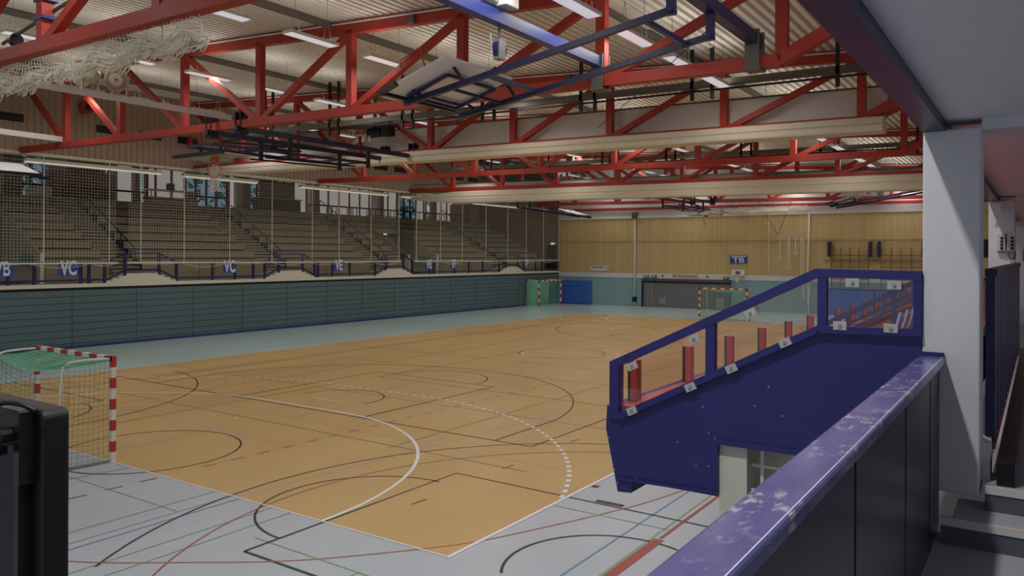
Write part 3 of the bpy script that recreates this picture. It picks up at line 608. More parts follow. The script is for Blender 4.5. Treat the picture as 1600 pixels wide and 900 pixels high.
ROWS = [(9.2, 8.9, 4.87 - 2.6 * 3, 'row over the right sideline'), (2.0, 9.3, 4.6 - 2.6 * 3, 'row right of mid hall'), (-5.3, 9.75, 4.2 - 2.6 * 3, 'row left of mid hall'), (-12.5, 10.1, 3.9 - 2.6 * 3, 'row beside the left tribune')]
for x, z, y0, nm in ROWS:
    L0 = make_lamp(x, z, y0, 'white hanging light panel in the %s, first from the camera' % nm); tr = [(c_, []) for c_ in kids(L0)]
    for j in range(1, 21):
        yy = y0 + 2.6 * j
        if yy > 49.3: break
        if 14.3 < yy < 16.3 or 30.3 < yy < 32.2: continue
        dup(L0, (0, 2.6 * j, 0), 'white hanging light panel in the %s, %s from the camera' % (nm, ORD[j]), tree=tr)
for j, y in enumerate((-6.5, -3.0, 1.5)):
    x, z = 14.55, 9.0
    t = thing('spotlight', (x, y, z), 'ceiling spotlight above the right tribune edge, %s from the camera' % ORD[j], 'light', 'tribune spotlights')
    MB().box(x - .15, x + .15, y - .15, y + .15, z, z + .3).build('housing', 'lamp_metal', t); MB().box(x - .12, x + .12, y - .12, y + .12, z - .005, z + .01).build('diffuser', 'lamp_glow', t)
    MB().tube([(x, y, z + .3), (x, y, ztop(x) + .4)], .015, 5).build('stem', 'dark_steel', t)
    ld = bpy.data.lights.new('spot', 'AREA'); ld.shape = 'SQUARE'; ld.size = .24; ld.energy = TRIB_W * (1 if j == 0 else .15 if j == 1 else .6); ld.color = (1, .98, .96)
    lo = bpy.data.objects.new('spotlight_light', ld); COL.objects.link(lo); lo.parent = t; lo.location = (0, 0, -.02)
# linear lights over the tribune front
for j, (a, b) in enumerate(((7.3, 13.4), (14.6, 19.0), (22.0, 29.2), (30.6, 36.5), (38.5, 45.0), (46.0, 49.0))):
    t = thing('linear_light', (-18.7, (a + b) / 2, 7.85), 'long white linear light over the tribune railing, %s from the left' % ORD[j], 'light', 'linear lights over the tribune')
    MB().box(-18.85, -18.55, a, b, 7.98, 8.12).build('housing', 'curtain_beige', t); MB().box(-18.8, -18.6, a + .02, b - .02, 7.93, 7.985).build('diffuser', 'strip_glow', t)
    for y in (a + .8, (a + b) / 2, b - .8): MB().tube([(-18.7, y - .2, 8.1), (-18.7, y, 8.5), (-18.7, y + .2, 8.1)], .012, 4).build('hanger', 'dark_steel', t)
o = MB().box(-18.98, -18.74, 5.5, 49.5, 8.22, 8.42).build('ledge_beam', 'curtain_beige'); tag(o, 'long beige beam behind the linear lights over the tribune', 'beam')
for j, x in enumerate((-20.5, -23, -26)):
    for i in range(6):
        y = 6 + 8 * i
        ld = bpy.data.lights.new('trib', 'AREA'); ld.shape = 'RECTANGLE'; ld.size = .2; ld.size_y = 3; ld.energy = 5; ld.color = (1, .95, .86)
        if j == 1:
            t = thing('tribune_fill_light', (x, y, 10.3), 'added dim fill light under the tribune ceiling, %s from the left' % ORD[i], 'light', 'added fill lights under the tribune ceiling')  # added fill for the dark tribune, no real lamp hangs here
            MB().box(x - .12, x + .12, y - 1.5, y + 1.5, 10.35, 10.59).build('housing', 'lamp_metal', t)
            lo = bpy.data.objects.new('tribune_fill', ld); COL.objects.link(lo); lo.parent = t; lo.location = (0, 0, 0)

# ------------------------------------------------------------------ divider curtains
def curtain(y, x0, x1, ztp, ztp2, xs, zb0, zb1, lab, hs=1.0):
    t = thing('divider_curtain', ((x0 + x1) / 2, y, 7.5), lab, 'curtain')
    n = 60; vs = []; fs = []
    for i in range(n + 1):
        xx = x0 + (x1 - x0) * i / n; zt = ztp + (ztp2 - ztp) * (1 if xx < xs else 0)
        for zz, dy in ((zt - .02 * xx + .1, .35), (zt - .45 - .02 * xx, .38 + .05 * math.sin(xx * 2.1)), (8.35 - .016 * xx, .30 + .06 * math.sin(xx * 1.3)), (8.0 - .016 * xx, .25)): vs.append((xx, y + dy, zz))
    for i in range(n):
        for j in range(3): fs.append((4 * i + j, 4 * i + 4 + j, 4 * i + 5 + j, 4 * i + 1 + j))
    MB().add(vs, fs).build('sheet', 'curtain', t, True)
    prof = [(-.26, .40), (-.31, .24), (-.27, .21), (-.33, .17), (-.33, .05), (-.31, .01), (.30, 0), (.34, .06), (.34, .34), (-.22, .42)]; vs = []; fs = []
    for i in range(n + 1):
        xx = x0 + (x1 - x0) * i / n; zb = zb0 + (zb1 - zb0) * (xx - x0) / (x1 - x0)
        for q, (py, pz) in enumerate(prof):
            tp = min(1, .15 + (xx - x0) / 4.5); vs.append((xx, y + py, zb + .36 + (pz * hs - .36) * tp))
    P = len(prof)
    for i in range(n):
        for j in range(P): fs.append((P * i + j, P * i + (j + 1) % P, P * i + P + (j + 1) % P, P * i + P + j))
    fs += [tuple(range(P)), tuple(n * P + j for j in range(P))[::-1]]
    MB().add(vs, fs).build('gathered_hem', 'curtain_beige', t)
    MB().box(x0, x1, y + .3, y + .42, ztp + .02, ztp + .1).build('top_bar', 'dark_steel', t) if False else None
    e = MB()
    for i in range(n): 
        xx = x0 + (x1 - x0) * i / n; x2 = x0 + (x1 - x0) * (i + 1) / n
        if xx > xs: e.bar((xx, y + .35, ztp - .02 * xx + .12), (x2, y + .35, ztp - .02 * x2 + .12), .06, .05)
    e.build('top_bar', 'dark_steel', t)
curtain(15, -18.2, 13.1, 8.98, 8.5, -7.4, 7.95, 7.5, 'large near divider curtain gathered below the third roof truss')
curtain(31, -18.2, 13.0, 8.3, 8.3, -30, 7.45, 7.1, 'large far divider curtain gathered below the fifth roof truss', 1.75)
for i, y in enumerate((13.5, 29.5)):
    t = thing('curtain_rail', (0, y, 8.7), ['dark curtain hoist beam hanging in front of the near divider curtain', 'dark curtain hoist beam in front of the far divider curtain'][i], 'beam')
    MB().bar((15.5, y, 8.98), (-14, y, 9.4), .12, .2).build('beam', 'dark_steel', t); MB().bar((15.5, y + .1, 8.82), (-14, y + .1, 9.22), .06, .05).build('lower_rail', 'black', t)
    for x in (14, 12.2, 8.8, 8.2, 5.0, 4.5, 1.1, .6, -2.6, -3.1, -6.5, -7.0, -10.5, -11): MB().box(x - .05, x + .05, y - .06, y + .02, 8.75 - .014 * x, ztop(x) + .4).build('hanger', 'black', t)
    t = thing('hoist_motor', (-5.4, y + 1, 8.8), ['black curtain hoist motor on the near curtain edge', 'black curtain hoist motor near the far curtain'][i], 'motor')
    MB().tube([(-5.8, y + 1, 9.0), (-5.1, y + 1, 9.0)], .2, 10).build('drum', 'black', t); MB().box(-5.0, -4.6, y + .8, y + 1.2, 8.8, 9.2).build('motor_body', 'black', t)
    for x in (-6.2, -5.8): MB().box(x - .2, x - .15, y + .85, y + .9, 8.65, 8.95).box(x + .1, x + .15, y + .85, y + .9, 8.65, 8.95).box(x - .2, x + .15, y + .85, y + .9, 8.92, 8.97).build('bracket', 'frame_white', t)
    MB().box(-6.5, -4.5, y + .7, y + 1.3, 9.25, 9.3).box(-5.55, -5.45, y + .95, y + 1.05, 9.2, ztop(-5.5) + .3).build('mount', 'dark_steel', t)

# ------------------------------------------------------------------ safety nets in front of the tribune
def safety_net(y0, y1, ropes, lab):
    t = thing('safety_net', (-17.75, (y0 + y1) / 2, 3.66), lab, 'net')
    n = MB(); st = .13; y = y0; w = .0032
    zt = 8.0
    while y <= y1: n.add([(-17.75, y - w, 3.68), (-17.75, y + w, 3.68), (-17.75, y + w, zt), (-17.75, y - w, zt)], [(0, 1, 2, 3)]); y += st
    z = 3.75
    while z <= zt: n.add([(-17.75, y0, z - w), (-17.75, y1, z - w), (-17.75, y1, z + w), (-17.75, y0, z + w)], [(0, 1, 2, 3)]); z += st
    y = y0
    while y < y1 - .5:
        L = min(2.6, y1 - y); pts = [(-17.74, y + L * q / 10, 3.66 - .22 * math.sin(math.pi * q / 10) * (.6 + .4 * math.sin(y))) for q in range(11)]; n.tube(pts, .008, 4)
        for q in range(1, 20): yy = y + L * q / 20; n.tube([(-17.74, yy, 3.68), (-17.74, yy + .03, 3.66 - .22 * math.sin(math.pi * q / 20) * (.6 + .4 * math.sin(y)))], .006, 3)
        y += L
    n.build('mesh', 'net_white', t)
    MB().tube([(-17.74, y0 - .1, 3.69), (-17.74, (y0 + y1) / 2, 3.66), (-17.74, y1 + .1, 3.68)], .03, 6).build('bottom_bar', 'rope_white', t)
    for yy in ropes: MB().tube([(-17.72, yy, 3.66), (-17.72, yy, 8.2)], .018, 5).build('rope', 'rope_white', t)
safety_net(-6, 10.7, (-3, -.5, 2, 5, 7.6, 10.37), 'white safety net hanging before the bleachers at the left')
safety_net(11.3, 29.4, (11.84, 14.04, 16.6, 19.25, 22.06, 24.11, 26.77, 29.3), 'white safety net before the middle of the bleachers')
safety_net(30.9, 49.6, (31.0, 33.53, 35.98, 38.85, 41.72, 44.35, 46.98, 49.5), 'white safety net before the far end of the bleachers')

# ------------------------------------------------------------------ gathered net below the near truss
def gathered_net(x0, x1, y, ztp, zr, lab):
    t = thing('gathered_net', ((x0 + x1) / 2, y, zr - .3), lab, 'net')
    n = MB(); nx = int((x1 - x0) / .11)
    def sag(x): return .09 * abs(math.sin(x * 1.9)) + .05 * math.sin(x * 5)
    for i in range(nx + 1):
        x = x0 + (x1 - x0) * i / nx
        pts = [(x + .05 * math.sin(q * 1.3 + x * 3) * q / 6, y + .12 * q / 6 * math.sin(x * 2), ztp + (zr + sag(x) - ztp) * q / 6) for q in range(7)]; n.tube(pts, .007, 4)
    for q in range(1, 6):
        pts = [(x0 + (x1 - x0) * i / 120, y + .12 * q / 6 * math.sin((x0 + (x1 - x0) * i / 120) * 2), ztp + (zr + sag(x0 + (x1 - x0) * i / 120) - ztp) * q / 6 + .03 * math.sin(i * .9 + q)) for i in range(121)]; n.tube(pts, .007, 4)
    n.build('hanging_mesh', 'net_white', t)
    rl = MB(); R = random.Random(3)
    for s in range(34):
        ph = R.uniform(0, 6.28); rad = R.uniform(.03, .15); pts = []
        for i in range(91):
            x = x0 + (x1 - x0) * i / 90; a = ph + .35 * math.sin(x * 1.3 + s) + x * R.choice((.2, .25))
            rr = rad * (1 + .35 * math.sin(x * 2.3 + s)); pts.append((x, y + rr * math.cos(a) * 1.2, zr + sag(x) * .8 - .06 + rr * math.sin(a)))
        rl.tube(pts, .011, 4)
    for s in range(420):
        x = R.uniform(x0, x1); a = R.uniform(0, 6.28); rr = R.uniform(.06, .16); zc = zr + sag(x) * .8 - .06 - R.uniform(0, .14); w = R.uniform(.04, .08)
        rl.tube([(x + w * math.cos(q * .785), y + rr * math.cos(a) * 1.3 + .03 * math.sin(q * .785), zc + w * 1.2 * math.sin(q * .785)) for q in range(8)], .008, 4, True)
    rl.build('gathered_roll', 'net_white', t)
    ln = MB()
    pts = [(x0 + (x1 - x0) * i / 60, y, zr + sag(x0 + (x1 - x0) * i / 60) * .8 - .06) for i in range(61)]
    ln.tube(pts, [.085 + .03 * math.sin(i * .7) for i in range(61)], 8).build('roll_core', 'net_white', t, True)
    MB().tube([(x1 - .05, y, ztp), (x1 + .08, y - .02, ztp - .25), (x1 + .02, y, ztp - .42), (x1 - .3, y, ztp - .5), (x1 + .1, y, zr + .05), (x1 + .12, y, zr - .15), (x1 - .2, y, zr - .22)], .014, 5).build('edge_rope', 'rope_white', t, True)
    for i in range(5): x = x0 + (x1 - x0) * (i + .5) / 5; MB().tube([(x, y, ztp + .15), (x, y, zr)], .012, 4).build('lift_rope', 'galv', t)
gathered_net(-4.5, 5.75, -.95, 7.9, 7.52, 'white net gathered up in folds under the nearest roof truss')
gathered_net(-3.5, 3.5, 46.6, 7.6, 7.3, 'white net gathered under the last truss near the far wall')

# ------------------------------------------------------------------ basketball goals folded under the roof
def side_goal(mx, y0, lab, beam_lab, dz=0.0, beams=True):
    # mx(x): maps the reference x; reference board lies left of the pivots
    t = thing('folded_basketball_goal', (mx(9), y0, 7), lab, 'basketball goal')
    ya, yb = y0 - .84, y0 + .84
    def V(x, y, z): return (mx(x), y, z + dz)
    # board: bottom edge x 6.7, top edge x 8.05
    bz = lambda x: 7.12 + (x - 6.7) * .30
    b = MB(); Q = [V(6.62, y0 - 1.45, bz(6.62)), V(6.62, y0 + .62, bz(6.62)), V(8.1, y0 + .62, bz(8.1)), V(8.1, y0 - 1.45, bz(8.1))]
    b.add(Q + [(p[0], p[1], p[2] + .04) for p in Q], [(0, 1, 2, 3), (7, 6, 5, 4), (0, 4, 5, 1), (1, 5, 6, 2), (2, 6, 7, 3), (3, 7, 4, 0)])
    b.build('backboard', 'board_white', t)
    MB().bar(V(6.6, y0 - 1.5, bz(6.6)), V(6.6, y0 + .67, bz(6.6)), .10, .09).bar(V(6.6, y0 - 1.47, bz(6.6)), V(6.98, y0 - 1.47, bz(7.0)), .1, .09).build('edge_pad', 'black_satin', t)
    fr = MB(); zz = -.07
    C = [V(6.8, y0 - .95, bz(6.8) + zz), V(6.8, y0 + .5, bz(6.8) + zz), V(7.75, y0 + .5, bz(7.75) + zz), V(7.75, y0 - .95, bz(7.75) + zz)]
    for p, q in zip(C, C[1:] + C[:1]): fr.bar(p, q, .07, .05)
    fr.bar(V(6.95, y0 - .95, bz(6.95) + zz), V(6.95, y0 + .5, bz(6.95) + zz), .05, .04).build('board_frame', 'navy', t)
    for y in (ya, yb): MB().bar(V(6.62, y, 6.98), V(12.0, y, 7.83), .09, .1).build('arm', 'navy_dark', t)
    for y in (ya, yb):
        for x in (7.0, 8.0): MB().bar(V(x, y, 7.05 + (x - 6.62) * .158), V(x - .12, y - .15, bz(x) + .02), .045, .05).build('link', 'black', t)
    MB().bar(V(7.7, ya, 7.15), V(7.7, yb, 7.15), .05, .05).build('cross_bar', 'navy_dark', t); MB().bar(V(8.5, ya, 7.30), V(8.5, yb, 7.30), .08, .08).build('tie_bar', 'navy_dark', t); MB().bar(V(11.55, ya, 7.76), V(11.55, yb, 7.76), .08, .08).build('rear_tie_bar', 'navy', t)
    for y in (ya, yb): MB().bar(V(12.0, y, 7.76), V(12.0, y, 8.3), .13, .1, (0, 1, 0)).tube([V(12.0, y - .12, 7.83), V(12.0, y + .12, 7.83)], .05, 8).build('pivot_bracket', 'navy_dark', t)
    MB().tube([V(7.1, y0 - 1.4 + .0, bz(7.1) + .05), V(7.1, y0 - 1.5, bz(7.1) + .35), V(7.5, y0 - 1.45, bz(7.5) + .42), V(7.6, y0 - 1.4, bz(7.6) + .06)], .015, 5).build('cable', 'pipe_red', t, True)
    if beams: rim = [V(7.1 + .0 + .225 * math.cos(a * .449), y0 - .42 + .225 * math.sin(a * .449), bz(7.1) + .12) for a in range(14)]
    if beams: MB().tube(rim, .012, 5, True).build('rim', 'hoop_orange', t)
    for y in (ya,): MB().tube([V(8.7, y, 7.4), V(8.62, y, 8.0)], .01, 4).build('lift_cable', 'galv', t)
    if not beams:
        for y in (ya, yb): MB().tube([V(12.0, y, 8.2), (mx(12.0), y, ztop(mx(12.0)) + .4)], .03, 6).build('hanger_rod', 'dark_steel', t)
        return
    # carrying beams resting on the two neighbouring trusses
    for xb_, nm in ((12.0, 'pivot side'), (8.62, 'hoist side')):
        t2 = thing('goal_beam', (mx(xb_), y0 - .6, 8.2), 'blue steel beam across two trusses carrying the %s, %s' % (beam_lab, nm), 'beam')
        MB().box(mx(xb_) - .1, mx(xb_) + .1, y0 - 4.6, y0 + 3.45, 8.22, 8.44).build('beam', 'navy_bright' if xb_ < 10 else 'navy', t2)
        for y in (y0 - 4.45, y0 + 3.3): MB().box(mx(xb_) - .14, mx(xb_) + .14, y - .18, y - .14, 7.75, 8.5).box(mx(xb_) - .14, mx(xb_) + .14, y + .14, y + .18, 7.75, 8.5).box(mx(xb_) - .16, mx(xb_) + .16, y - .2, y + .2, 7.72, 7.76).build('clamp', 'dark_steel', t2)
    t3 = thing('chain_hoist', (mx(8.62), y0 - .55, 8.0), 'electric hoist with hook block lifting the %s' % beam_lab, 'hoist')
    MB().box(mx(8.62) - .28, mx(8.62) + .28, y0 - .75, y0 - .35, 8.5, 8.78).build('gear_box', 'lamp_metal', t3, bevel=.02); MB().tube([(mx(8.62), y0 - 1.15, 8.62), (mx(8.62), y0 - .7, 8.62)], .13, 12).build('motor', 'galv', t3)
    MB().tube([(mx(8.62), y0 - .56, 8.22), (mx(8.62), y0 - .56, 8.0)], .03, 6).build('shaft', 'dark_steel', t3)
    MB().tube([(mx(8.62) - .05, y0 - .56, 7.78), (mx(8.62) + .05, y0 - .56, 7.78)], .17, 14).build('pulley', 'navy', t3); MB().box(mx(8.62) - .07, mx(8.62) + .07, y0 - .66, y0 - .46, 7.6, 7.95).build('hook_block', 'galv', t3)
side_goal(lambda x: x, 3.67, 'large white basketball backboard folded up on blue arms, nearest one', 'nearest folded goal')
side_goal(lambda x: x, 39.7, 'folded basketball goal at the far right, above the climbing frames', 'far right folded goal')
side_goal(lambda x: -6.2 - x, 4.6, 'white basketball backboard cut off at the left picture edge', 'goal at the left edge', -.2, False)
side_goal(lambda x: -4.2 - x, 41.7, 'white folded backboard hanging at the far left before the wooden wall', 'far left folded goal', -.1, False)

def main_goal(cx, y0, s, lab, dup_lab):
    # carrying beams run along Y between trusses at y0 and y0 + s*8.3
    t = thing('main_basketball_goal', (cx, y0, 7), lab, 'basketball goal')
    def Y(v): return y0 + s * v
    for dx in (-.75, .75):
        MB().bar((cx + dx, Y(-.2), 8.0), (cx + dx, Y(8.4), 7.98), .12, .16).build('carrying_beam', 'navy_dark', t)
        for v in (0, 8.0): MB().box(cx + dx - .16, cx + dx + .16, Y(v) - .15, Y(v) + .15, 7.82, 7.9).box(cx + dx - .14, cx + dx - .1, Y(v) - .15, Y(v) + .15, 7.82, 8.5).box(cx + dx + .1, cx + dx + .14, Y(v) - .15, Y(v) + .15, 7.82, 8.5).build('clamp', 'black', t)
        for v in (1.9, 5.5): MB().box(cx + dx - .05, cx + dx + .05, Y(v) - .06, Y(v) + .06, 7.3, 8.0).build('drop_bracket', 'black', t)
        MB().bar((cx + dx * .8, Y(-.9), 7.42), (cx + dx * .8, Y(5.6), 7.5), .08, .09).build('arm', 'navy_dark', t)
        MB().bar((cx + dx * .6, Y(-.5), 7.55), (cx + dx * .6, Y(3.4), 7.75), .05, .06).build('upper_strut', 'black', t)
        MB().bar((cx + dx * .5, Y(1.2), 7.25), (cx + dx * .5, Y(5.2), 7.35), .05, .05).build('lower_strut', 'black', t)
    for v in (-.9, .9, 2.6, 4.4, 5.5): MB().bar((cx - .7, Y(v), 7.45 + .012 * v), (cx + .7, Y(v), 7.45 + .012 * v), .06, .07).build('cross_bar', 'navy_dark', t)
    MB().tube([(cx - .1, Y(1.6), 7.62), (cx + .3, Y(1.6), 7.62)], .14, 10).build('winch', 'navy_dark', t)
    MB().box(cx - 1.3, cx + 1.1, Y(-.95), Y(.1), 7.12, 7.16).build('backboard', 'board_glass', t, label='glass backboard lying flat')
    MB().box(cx - 1.35, cx + 1.15, Y(-.95) - .06, Y(-.95) + .06, 7.1, 7.2).build('edge_pad', 'black', t)
    for dx in (-.5, .5): MB().box(cx + dx - .03, cx + dx + .03, Y(-.6), Y(-.54), 7.16, 7.45).build('board_bracket', 'black', t)
    hx, hy, hz = cx + .1, Y(-.5), 6.72
    MB().box(hx - .1, hx + .1, hy - .08, hy + .08, 6.96, 7.12).build('rim_plate', 'hoop_orange', t)
    MB().tube([(hx + .25 * math.cos(a * .3927), hy + .06 * math.cos(a * .3927), hz + .25 * math.sin(a * .3927)) for a in range(16)], .018, 5, True).build('rim', 'hoop_orange', t)
    n = MB(); R = random.Random(5)
    for a in range(9):
        x = hx - .23 + .46 * a / 8; zz = hz + .16 * math.sqrt(max(0, 1 - ((x - hx) / .25) ** 2)); pts = [(x, hy, zz)]
        for q in range(1, 7): pts.append((hx + (x - hx) * (1 - q * .04) + R.uniform(-.06, .06), hy + R.uniform(-.05, .05), zz - q * .12)); 
        n.tube(pts, .012, 4)
    for q in range(9):
        z = hz - .05 - q * .075; n.tube([(hx - .2 + .4 * i / 8 + R.uniform(-.03, .03), hy + R.uniform(-.05, .05), z + R.uniform(-.05, .05)) for i in range(9)], .011, 4)
    n.build('net', 'net_white', t)
main_goal(-4.65, 7, 1, 'dark folded main basketball goal with orange hoop and white net, near left', '')
main_goal(-3.9, 46.8, -1, 'dark folded main basketball goal with hoop before the wooden far wall', '')

# grey cross beams and horn loudspeakers
o = MB().bar((-5.0, -1.2, 8.5), (-5.0, 7.4, 8.5), .12, .16).build('support_beam', 'lamp_metal'); tag(o, 'grey beam carrying the horn loudspeakers between two trusses', 'beam')
o = MB().bar((-14.8, -1, 8.6), (-14.8, 6.9, 8.52), .14, .2).build('support_beam', 'lamp_metal'); tag(o, 'grey beam at the left edge above the nearest bleachers', 'beam')
def horn(x, y, z, d, lab):
    t = thing('horn_loudspeaker', (x, y, z - .3), lab, 'loudspeaker')
    d = Vector(d).normalized(); p = Vector((x, y, z))
    prof = [(-.28, .1), (-.2, .13), (-.05, .16), (.05, .2), (.2, .3), (.3, .33)]
    MB().tube([p + d * a for a, _ in prof], [r_ for _, r_ in prof], 20).build('bell', 'horn', t, True)
    MB().tube([p + d * .301, p + d * .31], .31, 20).build('mouth', 'pillar_tan', t); MB().tube([p + d * .31, p + d * .35], [.19, .16], 16).build('reflex_cone', 'horn', t); MB().tube([p + d * .35, p + d * .36], .04, 8).build('centre_bolt', 'dark_steel', t)
    MB().box(x - .03, x + .03, y - .22, y - .18, z - .38, z + .05).box(x - .03, x + .03, y + .18, y + .22, z - .38, z + .05).box(x - .05, x + .05, y - .24, y + .24, z - .42, z - .37).build('bracket', 'galv', t)
horn(-5.0, 3.75, 9.0, (.75, -.75, -.12), 'cream horn loudspeaker facing the camera on the grey beam')
horn(-5.0, 2.9, 9.0, (-.6, -.25, .0), 'cream horn loudspeaker turned away to the left on the grey beam')

# ------------------------------------------------------------------ handball goals
def handball_goal(x, y, s, lab, depth=1.0, w=1.5, h=2.0, side=None):
    # posts at x +- w, opening faces s (+1 = +Y)
    t = thing('handball_goal', (x, y, 0), lab, 'goal')
    def striped(p, q, nm):
        a = Vector(p); b = Vector(q); n = 11 if (b - a).length > 2.5 else 10
        P = MB().bar(p, q, .085, .085, (0, 1, 0)).build(nm, 'goal_white', t)
        for i in range(0, n, 2):
            c0 = a + (b - a) * i / n; c1 = a + (b - a) * (i + 1) / n; MB().bar(c0, c1, .089, .089, (0, 1, 0)).build('red_stripe', 'goal_red', P)
    striped((x - w - .04, y, h + .08), (x - w - .04, y, 0), 'post'); striped((x + w + .04, y, h + .08), (x + w + .04, y, 0), 'post'); striped((x - w - .08, y, h + .04), (x + w + .08, y, h + .04), 'crossbar')
    for sx in (-1, 1):
        X0 = x + sx * w
        MB().tube(smoothp([(X0, y, h + .03), (X0 - sx * .1, y - s * .55, h + .04), (X0 - sx * .12, y - s * .82, h - .02), (X0 - sx * .12, y - s * .9, h - .3), (X0 - sx * .1, y - s * depth, 0)], 5), .025, 7).build('net_stay', 'frame_white', t, True)
        MB().tube([(X0, y - .02 * s, .03), (X0 - sx * .1, y - s * depth, .03)], .025, 6).build('ground_bar', 'galv', t)
    MB().tube([(x - w, y - s * depth, .03), (x + w, y - s * depth, .03)], .025, 6).build('rear_bar', 'galv', t)
    n = MB(); st = .083; r_ = .0032
    N = int(2 * w / st)
    def top(u, v):  # u in 0..1 across, v 0..1 depth on roof
        return (x - w + 2 * w * u, y - s * .85 * v, h + .02 - .22 * math.sin(math.pi * u) * v - .05 * math.sin(math.pi * v))
    def back(u, v):
        a = top(u, 1); return (a[0], a[1] - s * (depth - .85) * v + s * .1 * math.sin(math.pi * v), a[2] * (1 - v) + .03 * v)
    for i in range(N + 1):
        u = i / N; n.tube([top(u, q / 4) for q in range(5)] + [back(u, q / 6) for q in range(1, 7)], r_, 3)
    for j in range(8): n.tube([top(i / 16, (j + 1) / 8) for i in range(17)], r_, 3)
    for j in range(19): n.tube([back(i / 16, (j + 1) / 19) for i in range(17)], r_, 3)
    for sx in (0, 1):
        for j in range(9):
            v = (j + .5) / 9; a = top(sx, v); n.tube([a, (a[0], a[1] - s * .03, a[2] * .5), (a[0], a[1] - s * .08 * v, .03)], r_, 3)
        for j in range(19):
            z = .03 + j * (h - .05) / 19; n.tube([(x - w + 2 * w * sx, y, z), (x - w + 2 * w * sx, y - s * .45, z - .03), (x - w + 2 * w * sx, y - s * (depth - (depth - .85) * z / h), z)], r_, 3)
    n.build('net', 'net_dark' if s > 0 and y < 5 else 'net_green', t)
    # second, heavier layer of the green net draped below the crossbar
    n2 = MB(); 
    for i in range(33):
        u = i / 32; n2.tube([(top(u, q / 5)[0], top(u, q / 5)[1] - s * .03, top(u, q / 5)[2] - .02) for q in range(6)], .009, 4)
    for j in range(14): n2.tube([(top(i / 16, j / 13)[0], top(i / 16, j / 13)[1], top(i / 16, j / 13)[2] - .02) for i in range(17)], .009, 4)
    n2.build('net_roof', 'net_green', t)
handball_goal(0, 0, 1, 'red and white handball goal with dark green net at the near left')
handball_goal(0, 40, -1, 'red and white handball goal standing before the emergency exit gate')
t = thing('parked_goal', (-17, 46.5, 0), 'handball goal parked against the green wall in the far left corner', 'goal')
PA, PB = (-17.0, 45.2), (-16.5, 47.8)
for (px, py) in (PA, PB):
    P_ = MB().box(px - .045, px + .045, py - .045, py + .045, 0, 2.08).build('post', 'goal_white', t)
    for i in range(0, 7, 2): MB().box(px - .047, px + .047, py - .047, py + .047, 2.08 - .297 * (i + 1), 2.08 - .297 * i).build('red_stripe', 'goal_red', P_)
P_ = MB().bar(PA + (2.04,), PB + (2.04,), .09, .09).build('crossbar', 'goal_white', t)
for i in range(0, 10, 2):
    a = [PA[q] + (PB[q] - PA[q]) * i / 10 for q in (0, 1)]; b = [PA[q] + (PB[q] - PA[q]) * (i + 1) / 10 for q in (0, 1)]; MB().bar(tuple(a) + (2.04,), tuple(b) + (2.04,), .094, .094).build('red_stripe', 'goal_red', P_)
for (px, py) in ((-17.75, 44.6), (-17.7, 47.6)): MB().tube([(px + .75, py + .5, 2.05), (px + .1, py, 2.1), (px, py, 1.8), (px - .1, py, 0)], .025, 6).build('net_stay', 'frame_white', t)
n = MB()
for i in range(50):
    f = i / 49; n.tube([(PA[0] - .7 + .1 * f, 44.7 + 3.0 * f, 2.0), (PA[0] - .78 + .1 * f, 44.7 + 3.0 * f, 0)], .012, 3)
for j in range(30): z = .03 + j * .067; n.tube([(-17.75, 44.7, z), (-17.65, 47.7, z)], .012, 3); n.tube([(-16.5, 47.8, z), (-17.65, 47.7, z)], .012, 3); n.tube([(-17.0, 45.2, z), (-17.75, 44.7, z)], .012, 3)
n.build('net', 'net_green', t)

# ------------------------------------------------------------------ right side: gallery, column, stairs, parapet
for i, y in enumerate((-2.5, 5.25, 13.0, 20.75, 28.5)):
    c = MB().box(16.0, 16.33, y, y + .34, 2.58 if i else 2.58, 4.94)
    struct(c.build('column', 'plaster', None, bevel=.012))
struct(MB().box(16.0, 16.13, -14, -2.2, 4.93, 5.02).box(16.0, 16.13, -2.2, 50, 4.93, 5.02).build('trim_8', 'navy_dark'))
struct(MB().box(15.99, 22, -14, -2.2, 5.0, 5.25).build('ceiling_gallery', 'slab_white'))
struct(MB().box(15.99, 22, -2.2, 50, 5.01, 5.25).build('ceiling_gallery_far', 'slab_white'))
for y in (-2.45, 5.3, 13.05): struct(MB().box(16.33, 22, y, y + .24, 4.93, 5.02).build('ceiling_beam', 'slab_white'))
struct(MB().box(15.9, 16.1, -14, 50, 5.25, 10.2).build('wall_right_upper', 'white_paint'))
struct(MB().box(15.2, 22, -14, -2.6, 2.1, 2.34).build('floor_gallery', 'tread'))
struct(MB().box(19.0, 19.2, 4, 50, 2.3, 5.1).build('wall_right', 'slab_white'))
# two steps up to the higher gallery floor
s1 = MB().box(16.2, 22, -2.8, -2.3, 2.34, 2.5).box(16.36, 22, -2.5, 50, 2.34, 2.655); 
struct(s1.build('gallery_steps', 'tread'))
for i, (y, z, x0) in enumerate(((-2.8, 2.5, 16.14), (-2.5, 2.655, 16.36))):
    n = thing('step_nosing', (17, y, z), ['pale metal nosing with red line on the lower gallery step', 'pale metal nosing with red line on the upper gallery step'][i], 'nosing')
    MB().box(x0, 22, y - .012, y + .03, z - .045, z + .004).build('edge_strip', 'frame_white', n); MB().box(x0, 22, y + .008, y + .016, z + .003, z + .0055).build('red_line', 'text_red', n)
    struct(MB().box(x0, 22, y - .004, y, z - .16, z - .045).build('step_riser', 'riser_dark'))
